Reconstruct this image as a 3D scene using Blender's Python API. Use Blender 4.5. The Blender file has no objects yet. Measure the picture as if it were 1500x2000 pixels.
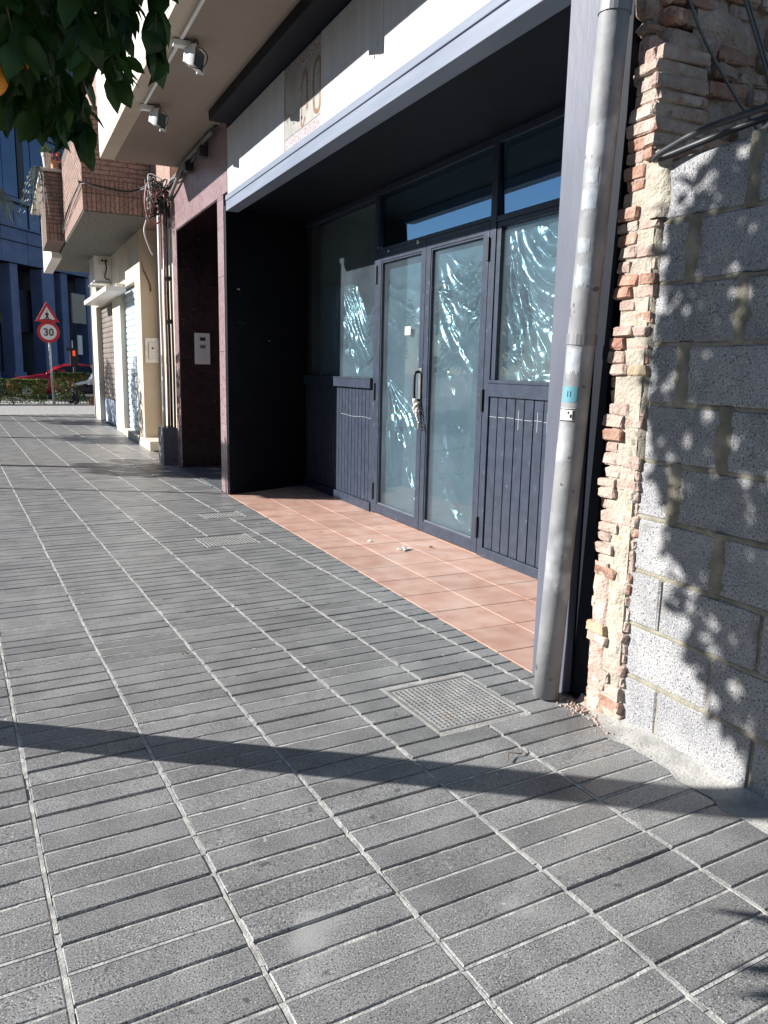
import bpy, bmesh, math, random
import numpy as np
from mathutils import Vector, Matrix, noise as mnoise
random.seed(7)
R = math.radians
scn = bpy.context.scene
COL = scn.collection

# ------------------------------------------------------------------ camera, sky, sun, exposure
cam_d = bpy.data.cameras.new('camera'); cam = bpy.data.objects.new('camera', cam_d); COL.objects.link(cam)
cam_d.sensor_fit = 'HORIZONTAL'; cam_d.sensor_width = 36; cam_d.lens = 36*1519.7/1500
cam_d.clip_start = .05; cam_d.clip_end = 600
def cam_axes(a, b, c, th):
    ca, sa, cb, sb, cc, sc = math.cos(a), math.sin(a), math.cos(b), math.sin(b), math.cos(c), math.sin(c)
    r = Vector((ca, -sa, 0)); f0 = Vector((sa, ca, 0)); u0 = Vector((0, 0, 1))
    f = cb*f0-sb*u0; u = sb*f0+cb*u0
    r2 = cc*r+sc*u; u2 = -sc*r+cc*u
    M = Matrix.Rotation(th, 3, 'Z')
    return M@r2, M@u2, M@f
cr, cu, cf = cam_axes(.5092, .1812, .0212, R(3.1))
cam.matrix_world = Matrix(((cr.x, cu.x, -cf.x, -.0463), (cr.y, cu.y, -cf.y, -1.6659), (cr.z, cu.z, -cf.z, 1.3433), (0, 0, 0, 1)))
scn.camera = cam
SUN = Vector((1, -.5, -.52)).normalized()          # direction the light travels
elev = math.asin(-SUN.z); az = math.atan2(-SUN.x, -SUN.y)
w = bpy.data.worlds.new('World'); scn.world = w; w.use_nodes = True
nt = w.node_tree; nt.nodes.clear()
sky = nt.nodes.new('ShaderNodeTexSky'); sky.sky_type = 'NISHITA'; sky.sun_disc = False
sky.sun_elevation = elev; sky.sun_rotation = az; sky.air_density = 1.0; sky.dust_density = 0.; sky.ozone_density = 3.
bg = nt.nodes.new('ShaderNodeBackground'); bg.inputs[1].default_value = .05
wo = nt.nodes.new('ShaderNodeOutputWorld'); nt.links.new(sky.outputs[0], bg.inputs[0]); nt.links.new(bg.outputs[0], wo.inputs[0])
sl = bpy.data.lights.new('sun', 'SUN'); sl.energy = 5.0; sl.angle = R(.53); sl.color = (1, .97, .935)
so = bpy.data.objects.new('sun', sl); COL.objects.link(so); so.location = (-20, 10, 15)
so.rotation_euler = SUN.to_track_quat('-Z', 'Y').to_euler()
scn.view_settings.view_transform = 'Standard'; scn.view_settings.look = 'None'
scn.view_settings.exposure = 1.0; scn.view_settings.gamma = 1; scn.view_settings.use_curve_mapping = False
scn.render.engine = 'CYCLES'
try: scn.cycles.transparent_max_bounces = 24
except Exception: pass

# ------------------------------------------------------------------ materials
MATS = {}
def mat(name, c1, c2=None, scale=8., rough=.6, bump=0., bscale=40., metal=0., spec=.5, rnd=0., lo=.35, hi=.65, detail=4., speck=None, stretch=None, distort=0., coat=0., bdist=.01):
    """procedural surface: noise between two colours, optional fine speckle (colour, scale, threshold), bump, per-object value shift"""
    m = bpy.data.materials.new(name); m.use_nodes = True; n = m.node_tree; N = n.nodes; L = n.links
    p = N['Principled BSDF']; p.inputs['Roughness'].default_value = rough; p.inputs['Metallic'].default_value = metal
    p.inputs['Specular IOR Level'].default_value = spec; p.inputs['Coat Weight'].default_value = coat
    geo = N.new('ShaderNodeNewGeometry'); src = geo.outputs['Position']
    if stretch:
        mp = N.new('ShaderNodeMapping'); mp.inputs['Scale'].default_value = stretch; L.new(src, mp.inputs['Vector']); src = mp.outputs[0]
    col = None
    if c2 is not None:
        nz = N.new('ShaderNodeTexNoise'); nz.inputs['Scale'].default_value = scale; nz.inputs['Detail'].default_value = detail; nz.inputs['Distortion'].default_value = distort
        L.new(src, nz.inputs['Vector'])
        rp = N.new('ShaderNodeValToRGB'); rp.color_ramp.elements[0].position = lo; rp.color_ramp.elements[1].position = hi
        rp.color_ramp.elements[0].color = (*c1, 1); rp.color_ramp.elements[1].color = (*c2, 1)
        L.new(nz.outputs['Fac'], rp.inputs[0]); col = rp.outputs[0]
    else:
        rgb = N.new('ShaderNodeRGB'); rgb.outputs[0].default_value = (*c1, 1); col = rgb.outputs[0]
    if speck:
        for (sc_, ss, th, soft) in speck:
            z = N.new('ShaderNodeTexNoise'); z.inputs['Scale'].default_value = ss; z.inputs['Detail'].default_value = 2
            L.new(geo.outputs['Position'], z.inputs['Vector'])
            q = N.new('ShaderNodeMapRange'); q.inputs[1].default_value = th; q.inputs[2].default_value = th+soft; L.new(z.outputs['Fac'], q.inputs[0])
            mx = N.new('ShaderNodeMixRGB'); mx.inputs[2].default_value = (*sc_, 1); L.new(q.outputs[0], mx.inputs[0]); L.new(col, mx.inputs[1]); col = mx.outputs[0]
    if rnd > 0:
        oi = N.new('ShaderNodeObjectInfo'); q = N.new('ShaderNodeMapRange'); q.inputs[3].default_value = 1-rnd; q.inputs[4].default_value = 1+rnd
        L.new(oi.outputs['Random'], q.inputs[0])
        hs = N.new('ShaderNodeHueSaturation'); L.new(q.outputs[0], hs.inputs['Value']); L.new(col, hs.inputs['Color']); col = hs.outputs[0]
    L.new(col, p.inputs['Base Color'])
    if bump > 0:
        bz = N.new('ShaderNodeTexNoise'); bz.inputs['Scale'].default_value = bscale; bz.inputs['Detail'].default_value = 5; L.new(src, bz.inputs['Vector'])
        b = N.new('ShaderNodeBump'); b.inputs['Strength'].default_value = bump; b.inputs['Distance'].default_value = bdist
        L.new(bz.outputs['Fac'], b.inputs['Height']); L.new(b.outputs[0], p.inputs['Normal'])
    MATS[name] = m; return m
mat('paver', (.175, .176, .174), (.26, .261, .256), 5., .38, .25, 200, rnd=.13, speck=[((.45, .45, .44), 240, .585, .05), ((.06, .061, .064), 220, .565, .06), ((.37, .37, .36), 2.6, .66, .12), ((.10, .10, .10), 16, .70, .05), ((.50, .49, .47), 21, .735, .03)], bdist=.003)
mat('bed', (.07, .068, .062), (.16, .155, .14), 30., .9, .4, 120)
mat('grout', (.28, .275, .26), (.54, .53, .50), 22., .9, .7, 150, bdist=.004)
mat('terracotta', (.48, .275, .205), (.58, .385, .31), 6., .42, .1, 90, rnd=.09, speck=[((.58, .42, .35), 3.2, .54, .25), ((.36, .19, .135), 9, .66, .14), ((.42, .29, .235), 1.7, .62, .2)])
mat('tilegrout', (.25, .17, .14), (.34, .25, .21), 20., .9)
mat('concrete', (.27, .265, .25), (.44, .43, .40), 9., .9, .5, 90, speck=[((.22, .21, .2), 60, .64, .06)])
mat('block', (.27, .27, .28), (.37, .37, .37), 6., .92, .9, 170, rnd=.06, speck=[((.11, .11, .118), 150, .575, .05), ((.52, .52, .51), 170, .59, .05), ((.21, .20, .175), 7, .66, .12)], bdist=.006)
mat('mortar', (.20, .185, .14), (.33, .305, .24), 14., .95, .8, 110, bdist=.008)
mat('lime', (.33, .295, .24), (.46, .42, .345), 12., .95, 1., 70, bdist=.012, speck=[((.36, .30, .21), 25, .6, .1)])
mat('brick_pale', (.36, .255, .215), (.46, .36, .30), 18., .95, 1., 80, rnd=.13, bdist=.01, speck=[((.49, .42, .36), 16, .54, .12), ((.36, .20, .14), 11, .68, .08), ((.20, .15, .12), 30, .66, .08)])
mat('brick_red', (.32, .165, .115), (.44, .285, .22), 22., .95, 1., 80, rnd=.15, bdist=.01, speck=[((.62, .50, .40), 20, .63, .1)])
mat('brick_ochre', (.38, .29, .19), (.48, .39, .27), 22., .95, 1., 80, rnd=.1, bdist=.01)
mat('rubble', (.34, .25, .20), (.52, .42, .35), 9., .95, 1., 45, bdist=.03, speck=[((.20, .11, .08), 7, .62, .1)])
mat('facing_brick', (.235, .145, .115), (.36, .245, .20), 30., .85, .5, 120, rnd=.15)
mat('brick_mortar', (.10, .07, .058), (.16, .12, .10), 40., .95)
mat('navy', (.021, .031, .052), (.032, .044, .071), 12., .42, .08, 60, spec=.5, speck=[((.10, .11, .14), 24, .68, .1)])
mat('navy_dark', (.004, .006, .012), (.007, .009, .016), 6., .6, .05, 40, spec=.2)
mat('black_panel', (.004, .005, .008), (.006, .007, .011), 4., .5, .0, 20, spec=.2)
mat('band', (.17, .20, .26), (.215, .245, .305), 5., .4, .05, 30, stretch=(1, .3, 4))
mat('white_panel', (.50, .50, .505), (.57, .57, .57), 5., .5, .05, 8, stretch=(1, 3, .35), speck=[((.42, .42, .42), 9, .66, .15)])
mat('post', (.085, .093, .125), (.12, .13, .165), 5., .45, .1, 40, stretch=(1, 1, .3))
mat('pipe', (.19, .195, .205), (.27, .275, .28), 8., .65, .15, 50, speck=[((.38, .39, .41), 7, .56, .12), ((.09, .085, .08), 14, .66, .06)])
mat('pipe_patch', (.26, .30, .34), (.42, .44, .46), 30., .6)
mat('pipe_band', (.22, .22, .23), None, rough=.5, metal=.3)
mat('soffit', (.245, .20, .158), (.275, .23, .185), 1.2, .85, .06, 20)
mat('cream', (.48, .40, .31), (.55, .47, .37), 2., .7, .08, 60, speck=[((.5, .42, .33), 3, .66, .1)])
mat('cream_light', (.55, .50, .42), (.62, .57, .48), 3., .7, .06, 60)
mat('parapet', (.60, .565, .54), (.66, .63, .60), 3., .8, .1, 60)
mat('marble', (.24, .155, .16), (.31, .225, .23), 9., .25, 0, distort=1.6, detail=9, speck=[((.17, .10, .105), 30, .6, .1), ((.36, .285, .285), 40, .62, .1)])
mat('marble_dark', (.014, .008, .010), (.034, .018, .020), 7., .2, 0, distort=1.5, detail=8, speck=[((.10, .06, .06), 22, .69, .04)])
mat('granite', (.09, .1, .115), (.14, .15, .165), 30., .5, .1, 200)
mat('shutter', (.48, .56, .63), (.58, .65, .71), 3., .4, .05, 20, metal=.15)
mat('shutter_brown', (.16, .13, .115), (.22, .18, .16), 3., .5, .05, 20)
mat('graffiti', (.34, .42, .58), (.5, .55, .66), 3., .5)
mat('wood_dark', (.05, .03, .02), (.09, .055, .035), 3., .4, .05, 20)
mat('plastic_white', (.72, .71, .68), None, rough=.4)
mat('steel', (.42, .42, .42), (.52, .52, .52), 20., .35, metal=.85)
mat('plate', (.29, .29, .29), (.41, .405, .395), 16., .5, .25, 160, metal=.5, speck=[((.30, .24, .18), 8, .66, .1)])
mat('plate_dull', (.15, .15, .15), (.23, .225, .22), 16., .6, .25, 160, metal=.2)
mat('zinc', (.55, .56, .57), (.66, .67, .68), 12., .4, metal=.6)
mat('lamp_grey', (.66, .67, .68), None, rough=.4)
mat('lamp_glass', (.05, .065, .07), (.08, .1, .105), 3., .12)
mat('black', (.012, .012, .014), None, rough=.5)
mat('rubber', (.02, .022, .028), (.035, .037, .045), 15., .45)
mat('grey_cable', (.16, .155, .15), None, rough=.6)
mat('white_cable', (.55, .53, .5), None, rough=.5)
mat('red_cable', (.3, .12, .1), None, rough=.5)
mat('asphalt', (.045, .045, .047), (.065, .065, .066), 3., .85, .5, 180)
mat('kerb', (.34, .33, .31), (.42, .41, .39), 8., .85, .3, 90)
mat('ground', (.14, .13, .115), (.2, .185, .16), 2., .95)
mat('paint_white', (.72, .72, .70), None, rough=.6)
mat('bark', (.10, .085, .065), (.19, .165, .13), 18., .95, 1., 50, stretch=(1, 1, .25), bdist=.02)
mat('orange', (.80, .27, .015), (.86, .34, .03), 12., .38, .3, 220)
mat('car_red', (.42, .012, .022), None, rough=.25, coat=.8)
mat('car_glass', (.012, .016, .022), None, rough=.05, spec=.8)
mat('tyre', (.02, .02, .02), None, rough=.85)
mat('sign_red', (.55, .02, .03), None, rough=.4)
mat('sign_white', (.82, .82, .82), None, rough=.4)
mat('sign_black', (.01, .01, .012), None, rough=.5)
mat('far_stone', (.10, .155, .30), (.14, .20, .36), 1.5, .6, .05, 10)
mat('far_wall', (.035, .045, .08), (.05, .062, .10), 1., .6)
mat('far_dark', (.012, .016, .03), (.02, .025, .04), 1., .5)
mat('far_glass', (.015, .06, .2), (.02, .09, .28), .6, .08, spec=.9)
mat('beige', (.42, .38, .32), None, rough=.7)
mat('petal', (.55, .01, .06), None, rough=.6)
mat('pot', (.55, .33, .2), (.62, .4, .26), 10., .8)
mat('denim', (.018, .02, .028), (.03, .033, .042), 30., .9)
mat('shirt', (.36, .42, .5), (.62, .65, .68), 30., .9)
mat('skin', (.46, .28, .2), None, rough=.6)
mat('hair', (.03, .022, .018), None, rough=.6)
mat('paper', (.62, .6, .56), (.74, .72, .69), 40., .8)
mat('cyan', (.11, .30, .36), None, rough=.5)
mat('rust', (.17, .09, .05), (.26, .15, .09), 30., .9, .6, 90)
mat('letter_brown', (.20, .12, .07), (.28, .17, .10), 30., .35)
mat('sign_tile', (.35, .345, .32), (.43, .42, .39), 5., .22, rnd=.04)
mat('sign_tile_grout', (.22, .22, .22), None, rough=.9)
mat('border_tile', (.34, .30, .33), (.52, .48, .47), 60., .25, detail=1., lo=.44, hi=.56, speck=[((.30, .22, .20), 75, .57, .04)])
mat('room_wall', (.34, .30, .26), (.40, .36, .31), 1.5, .9)
mat('room_floor', (.2, .18, .16), None, rough=.8)
mat('tape', (.62, .6, .52), None, rough=.6)
mat('chalk', (.42, .44, .48), None, rough=.9)
mat('opposite_wall', (.42, .38, .32), (.50, .46, .40), 1., .8)
mat('opposite_glass', (.03, .04, .05), None, rough=.1)
mat('roof_tile', (.32, .16, .1), (.4, .22, .14), 4., .8)

def leaf_mat(name, c1, c2, trans=.35, rough=.38):
    m = bpy.data.materials.new(name); m.use_nodes = True; n = m.node_tree; N = n.nodes; L = n.links
    p = N['Principled BSDF']; p.inputs['Roughness'].default_value = rough; p.inputs['Specular IOR Level'].default_value = .3
    g = N.new('ShaderNodeNewGeometry'); z = N.new('ShaderNodeTexNoise'); z.inputs['Scale'].default_value = 9; L.new(g.outputs['Position'], z.inputs['Vector'])
    rp = N.new('ShaderNodeValToRGB'); rp.color_ramp.elements[0].position = .35; rp.color_ramp.elements[1].position = .65
    rp.color_ramp.elements[0].color = (*c1, 1); rp.color_ramp.elements[1].color = (*c2, 1)
    oi = N.new('ShaderNodeObjectInfo'); sm = N.new('ShaderNodeMath'); sm.operation = 'MULTIPLY_ADD'; sm.inputs[1].default_value = .35; L.new(oi.outputs['Random'], sm.inputs[0])
    sb = N.new('ShaderNodeMath'); sb.operation = 'ADD'; sb.inputs[1].default_value = -.17; L.new(z.outputs['Fac'], sm.inputs[2]); L.new(sm.outputs[0], sb.inputs[0]); L.new(sb.outputs[0], rp.inputs[0])
    t = N.new('ShaderNodeBsdfTranslucent'); mx = N.new('ShaderNodeMixShader'); mx.inputs[0].default_value = trans
    L.new(rp.outputs[0], p.inputs['Base Color']); L.new(rp.outputs[0], t.inputs['Color'])
    L.new(p.outputs[0], mx.inputs[1]); L.new(t.outputs[0], mx.inputs[2]); L.new(mx.outputs[0], N['Material Output'].inputs['Surface'])
    MATS[name] = m
leaf_mat('leaf', (.013, .042, .010), (.05, .105, .022), .28, .4)
leaf_mat('hedge_leaf', (.06, .11, .022), (.15, .20, .05), .3, .6)
leaf_mat('frond', (.10, .14, .12), (.22, .27, .24), .25, .45)
leaf_mat('tree_leaf', (.035, .07, .018), (.07, .11, .03), .3, .6)

def glass_mat(name, dust=.0, tint=(.80, .90, .88), rough=.01, dustcol=(.42, .46, .46), ior=1.5, film=.0, refl=(1, 1, 1)):
    """window glass: sun passes through; reflection by Fresnel; optional dust film that scatters light"""
    m = bpy.data.materials.new(name); m.use_nodes = True; n = m.node_tree; N = n.nodes; L = n.links; N.remove(N['Principled BSDF'])
    tr = N.new('ShaderNodeBsdfTransparent'); tr.inputs[0].default_value = (*tint, 1)
    gl = N.new('ShaderNodeBsdfGlossy'); gl.inputs['Roughness'].default_value = rough; gl.inputs[0].default_value = (*refl, 1)
    lw = N.new('ShaderNodeLayerWeight'); lw.inputs[0].default_value = .5
    pw_ = N.new('ShaderNodeMath'); pw_.operation = 'POWER'; pw_.inputs[1].default_value = 5; L.new(lw.outputs['Facing'], pw_.inputs[0])
    ad = N.new('ShaderNodeMath'); ad.operation = 'MULTIPLY_ADD'; ad.inputs[1].default_value = .94-film; ad.inputs[2].default_value = .045+film; L.new(pw_.outputs[0], ad.inputs[0])
    m1 = N.new('ShaderNodeMixShader'); L.new(ad.outputs[0], m1.inputs[0]); L.new(tr.outputs[0], m1.inputs[1]); L.new(gl.outputs[0], m1.inputs[2])
    out = m1.outputs[0]
    if dust:
        g = N.new('ShaderNodeNewGeometry'); z = N.new('ShaderNodeTexNoise'); z.inputs['Scale'].default_value = 2.2; z.inputs['Detail'].default_value = 5
        z.inputs['Roughness'].default_value = .6; L.new(g.outputs['Position'], z.inputs['Vector'])
        q = N.new('ShaderNodeMapRange'); q.inputs[1].default_value = .3; q.inputs[2].default_value = .75; q.inputs[3].default_value = dust*.6; q.inputs[4].default_value = dust*1.5; L.new(z.outputs['Fac'], q.inputs[0])
        df = N.new('ShaderNodeBsdfDiffuse'); df.inputs[0].default_value = (*dustcol, 1)
        m2 = N.new('ShaderNodeMixShader'); L.new(q.outputs[0], m2.inputs[0]); L.new(out, m2.inputs[1]); L.new(df.outputs[0], m2.inputs[2]); out = m2.outputs[0]
    L.new(out, N['Material Output'].inputs['Surface']); MATS[name] = m
glass_mat('glass', .0, (.55, .66, .68), film=.34, refl=(.5, .72, 1.))  # blue tint and stronger mirroring put the sky's blue into the transom reflection
glass_mat('glass_dusty', .08, (.84, .93, .95), film=.0, dustcol=(.30, .36, .42))
def plastic_mat(name, clear, gloss, col, rough=.14):
    """thin polythene: part clear, part mirror-like, part milky"""
    m = bpy.data.materials.new(name); m.use_nodes = True; n = m.node_tree; N = n.nodes; L = n.links; N.remove(N['Principled BSDF'])
    d = N.new('ShaderNodeBsdfDiffuse'); d.inputs[0].default_value = (*col, 1); t = N.new('ShaderNodeBsdfTranslucent'); t.inputs[0].default_value = (*col, 1)
    g_ = N.new('ShaderNodeBsdfGlossy'); g_.inputs[0].default_value = (.80, .95, .97, 1); g_.inputs['Roughness'].default_value = rough
    tr = N.new('ShaderNodeBsdfTransparent'); tr.inputs[0].default_value = (.80, .92, .92, 1)
    def mix(f, a_, b_): x = N.new('ShaderNodeMixShader'); x.inputs[0].default_value = f; L.new(a_.outputs[0], x.inputs[1]); L.new(b_.outputs[0], x.inputs[2]); return x
    o = mix(clear, mix(gloss, mix(.4, d, t), g_), tr)
    L.new(o.outputs[0], N['Material Output'].inputs['Surface']); MATS[name] = m
plastic_mat('film', .36, .15, (.17, .245, .29), .25)

# ------------------------------------------------------------------ builders
class MB:
    def __init__(s): s.v = []; s.f = []
    def add(s, vs, fs):
        b = len(s.v); s.v += [tuple(q) for q in vs]; s.f += [tuple(b+i for i in f) for f in fs]; return s
    def box(s, x0, x1, y0, y1, z0, z1):
        return s.add([(x0, y0, z0), (x1, y0, z0), (x1, y1, z0), (x0, y1, z0), (x0, y0, z1), (x1, y0, z1), (x1, y1, z1), (x0, y1, z1)],
                     [(3, 2, 1, 0), (4, 5, 6, 7), (0, 1, 5, 4), (1, 2, 6, 5), (2, 3, 7, 6), (3, 0, 4, 7)])
    def prism(s, poly, z0, z1):                       # poly in xy, counter-clockwise
        n = len(poly)
        return s.add([(x, y, z0) for x, y in poly]+[(x, y, z1) for x, y in poly],
                     [tuple(reversed(range(n))), tuple(range(n, 2*n))]+[(i, (i+1) % n, n+(i+1) % n, n+i) for i in range(n)])
    def prism_axis(s, poly, a0, a1, axis):            # profile extruded along x or y
        n = len(poly)
        P = (lambda p, a: (a, p[0], p[1])) if axis == 'x' else (lambda p, a: (p[0], a, p[1]))
        return s.add([P(p, a0) for p in poly]+[P(p, a1) for p in poly], [tuple(range(n)), tuple(reversed(range(n, 2*n)))]+[(i, n+i, n+(i+1) % n, (i+1) % n) for i in range(n)])
    def tube(s, pts, r, n=8, cap=True):
        pts = [Vector(p) for p in pts]; rs = r if isinstance(r, (list, tuple)) else [r]*len(pts)
        b = len(s.v); prev = None
        for i, p in enumerate(pts):
            d = (pts[min(i+1, len(pts)-1)]-pts[max(i-1, 0)]).normalized()
            a = prev if prev is not None else (Vector((0, 0, 1)) if abs(d.z) < .9 else Vector((1, 0, 0)))
            u = (a-d*a.dot(d)).normalized(); v = d.cross(u); prev = u
            for k in range(n):
                t = 2*math.pi*k/n; s.v.append(tuple(p+(u*math.cos(t)+v*math.sin(t))*rs[i]))
        for i in range(len(pts)-1):
            for k in range(n):
                s.f.append((b+i*n+k, b+i*n+(k+1) % n, b+(i+1)*n+(k+1) % n, b+(i+1)*n+k))
        if cap: s.f.append(tuple(b+k for k in reversed(range(n)))); s.f.append(tuple(b+(len(pts)-1)*n+k for k in range(n)))
        return s
    def sphere(s, c, r, n=12, m=8, sq=(1, 1, 1)):
        b = len(s.v)
        for i in range(m+1):
            th = math.pi*i/m
            for k in range(n):
                ph = 2*math.pi*k/n; s.v.append((c[0]+r*sq[0]*math.sin(th)*math.cos(ph), c[1]+r*sq[1]*math.sin(th)*math.sin(ph), c[2]+r*sq[2]*math.cos(th)))
        for i in range(m):
            for k in range(n): s.f.append((b+i*n+k, b+(i+1)*n+k, b+(i+1)*n+(k+1) % n, b+i*n+(k+1) % n))
        return s
    def mesh(s, name):
        me = bpy.data.meshes.new(name); me.from_pydata(s.v, [], s.f); me.update(); return me
    def build(s, name, m, parent=None, bevel=0, smooth=False, seg=2):
        me = s.mesh(name); me.materials.append(MATS[m]); o = bpy.data.objects.new(name, me); COL.objects.link(o)
        if smooth: me.polygons.foreach_set('use_smooth', [True]*len(me.polygons))
        if bevel:
            b = o.modifiers.new('Bevel', 'BEVEL'); b.width = bevel; b.segments = seg; b.limit_method = 'ANGLE'; b.angle_limit = R(40)
        if parent: o.parent = parent
        return o
def tag(o, label=None, cat=None, group=None, kind=None):
    if label: o['label'] = label
    if cat: o['category'] = cat
    if group: o['group'] = group
    if kind: o['kind'] = kind
    return o
def empty(name, label, cat, group=None, loc=(0, 0, 0), rz=0):
    o = bpy.data.objects.new(name, None); COL.objects.link(o); o.location = loc; o.rotation_euler.z = rz; o.empty_display_size = .1
    return tag(o, label, cat, group)
def link(name, me, parent, loc=(0, 0, 0), rot=(0, 0, 0), scale=(1, 1, 1)):
    o = bpy.data.objects.new(name, me); COL.objects.link(o); o.location = loc; o.rotation_euler = rot; o.scale = scale
    if parent: o.parent = parent
    return o
def bx(name, m, parent, x0, x1, y0, y1, z0, z1, bevel=.003): return MB().box(x0, x1, y0, y1, z0, z1).build(name, m, parent, bevel)
def smooth_pts(pts, n=6):
    P = [Vector(p) for p in pts]; out = []
    for i in range(len(P)-1):
        p0 = P[max(i-1, 0)]; p1 = P[i]; p2 = P[i+1]; p3 = P[min(i+2, len(P)-1)]
        for k in range(n):
            t = k/n; out.append(.5*((2*p1)+(p2-p0)*t+(2*p0-5*p1+4*p2-p3)*t*t+(-p0+3*p1-3*p2+p3)*t**3))
    out.append(P[-1]); return out
def rough_brick(l, d, h, rng, j=.004, ch=.005):
    """a worn brick centred on its middle: chamfered box with jittered corners"""
    v = []; f = []
    hx, hy, hz = d/2, l/2, h/2
    def jj(): return rng.uniform(-j, j)
    ring = [(-1, -1), (1, -1), (1, 1), (-1, 1)]
    lay = [(-hz, ch), (-hz+ch, 0), (hz-ch, 0), (hz, ch)]
    for z, ins in lay:
        for sx, sy in ring:
            v.append((sx*(hx-ins-ch)+jj(), sy*(hy-ins)+jj(), z+jj()*.5)); v.append((sx*(hx-ins)+jj(), sy*(hy-ins-ch)+jj(), z+jj()*.5))
    order = [0, 1, 3, 2, 4, 5, 7, 6]
    order = [0, 2, 3, 5, 4, 6, 7, 1]
    for q in range(3):
        for k in range(8): f.append((q*8+order[k], q*8+order[(k+1) % 8], (q+1)*8+order[(k+1) % 8], (q+1)*8+order[k]))
    f.append(tuple(reversed(order))); f.append(tuple(24+k for k in order))
    return MB().add(v, f)

# ------------------------------------------------------------------ ground, road, pavement
TH = R(-3.1)                                          # paving runs 3.1 degrees off the facade line
def pv(x, y, z=0): c, s = math.cos(TH), math.sin(TH); return (x*c+y*math.sin(R(-3.1)), -x*math.sin(R(-3.1))+y*c, z)
def p2w(xp, yp): c, s = math.cos(R(3.1)), math.sin(R(3.1)); return (xp*c-yp*s, xp*s+yp*c)
def w2p(x, y): c, s = math.cos(R(3.1)), math.sin(R(3.1)); return (x*c+y*s, -x*s+y*c)
g = MB().box(-250, 250, -250, 250, -.6, -.17).build('ground', 'ground'); tag(g, kind='structure')
rd = MB().box(-14, -3.4, -60, 32, -.2, -.13).build('road', 'asphalt'); tag(rd, kind='structure')
rd = MB().box(-60, 70, 28.4, 37, -.2, -.126).build('cross_road', 'asphalt'); tag(rd, kind='structure')
kb = MB().box(-3.4, -3.25, -40, 28.25, -.2, .0).box(-3.4, 40, 28.25, 28.4, -.2, .0).build('kerb', 'kerb', None, .015); tag(kb, kind='structure')
pav = MB().box(-3.25, 2.6, -40, 28.25, -.2, -.012).build('pavement', 'bed'); tag(pav, kind='structure')
fp = MB().box(2.6, 40, 19.6, 28.25, -.2, -.002).box(-3.25, 2.6, 20.6, 28.25, -.011, -.002).build('corner_pavement', 'concrete'); tag(fp, kind='structure')
W_, PX = .4, .0989
COVERS = [(1.39, 1.812, 6*PX+.002, 11*PX-.004), (1.49, 1.90, 40*PX+.002, 44*PX-.004), (1.80, 2.16, 51*PX+.002, 54*PX-.004)]   # paving coordinates
def clip_right(poly, X):                              # keep world x < X
    out = []
    for i in range(len(poly)):
        a, b = poly[i], poly[(i+1) % len(poly)]
        if a[0] <= X: out.append(a)
        if (a[0] <= X) != (b[0] <= X): t = (X-a[0])/(b[0]-a[0]); out.append((X, a[1]+t*(b[1]-a[1])))
    return out
def slab_mesh(mb, poly, z0, z1, ch=.0035):
    n = len(poly); cx = sum(p[0] for p in poly)/n; cy = sum(p[1] for p in poly)/n
    ins = []
    for i in range(n):
        p0, p1, p2 = Vector(poly[i-1]), Vector(poly[i]), Vector(poly[(i+1) % n])
        d = ((p0-p1).normalized()+(p2-p1).normalized())
        ins.append(tuple(p1+d*ch) if d.length > .2 else tuple(p1+(Vector((cx, cy))-p1).normalized()*ch))
    v = [(x, y, z0) for x, y in poly]+[(x, y, z1-ch*.8) for x, y in poly]+[(x, y, z1) for x, y in ins]
    f = [(i, (i+1) % n, n+(i+1) % n, n+i) for i in range(n)]+[(n+i, n+(i+1) % n, 2*n+(i+1) % n, 2*n+i) for i in range(n)]+[tuple(range(2*n, 3*n))]
    mb.add(v, f)
rng = random.Random(3)
std = []
for k in range(6):
    q = MB(); r2 = random.Random(k); a, b = (W_-.011)/2, (PX-.0078)/2
    slab_mesh(q, [(-a+r2.uniform(-.001, .001), -b), (a+r2.uniform(-.001, .001), -b+r2.uniform(-.0008, .0008)), (a, b+r2.uniform(-.0008, .0008)), (-a, b)], -.02, 0, r2.uniform(.003, .0045))
    me = q.mesh('paving_slab'); me.materials.append(MATS['paver']); std.append(me)
slabs = []
def fx(y): return 2.045 if y < 11.0 else 2.05
for i in range(-8, 8):
    for j in range(-22, 212):
        xp0, xp1 = i*W_, (i+1)*W_; yp = (j+.5)*PX
        segs = [(xp0, xp1)]
        for (a0, a1, b0, b1) in COVERS:
            if b0-.01 < yp < b1+.01:
                ns = []
                for s0, s1 in segs:
                    if s1 <= a0 or s0 >= a1: ns.append((s0, s1)); continue
                    if a0-s0 > .03: ns.append((s0, a0))
                    if s1-a1 > .03: ns.append((a1, s1))
                segs = ns
        for s0, s1 in segs:
            wx, wy = p2w((s0+s1)/2, yp)
            if wx < -3.2 or wy > 20.5: continue
            full = abs(s1-s0-W_) < 1e-6
            a, b = (s1-s0-.011)/2, (PX-.0078)/2
            poly = [p2w((s0+s1)/2+dx, yp+dy) for dx, dy in ((-a, -b), (a, -b), (a, b), (-a, b))]
            X = fx(wy)
            if min(p[0] for p in poly) > X-.02: continue
            cut = max(p[0] for p in poly) > X
            if cut: poly = clip_right(poly, X)
            if len(poly) < 3: continue
            slabs.append((math.hypot(wx-.9, wy+.3), full and not cut, wx, wy, poly))
slabs.sort(key=lambda t: t[0] if (t[2] > -.35) else t[0]+6)
rest = MB()
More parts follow.
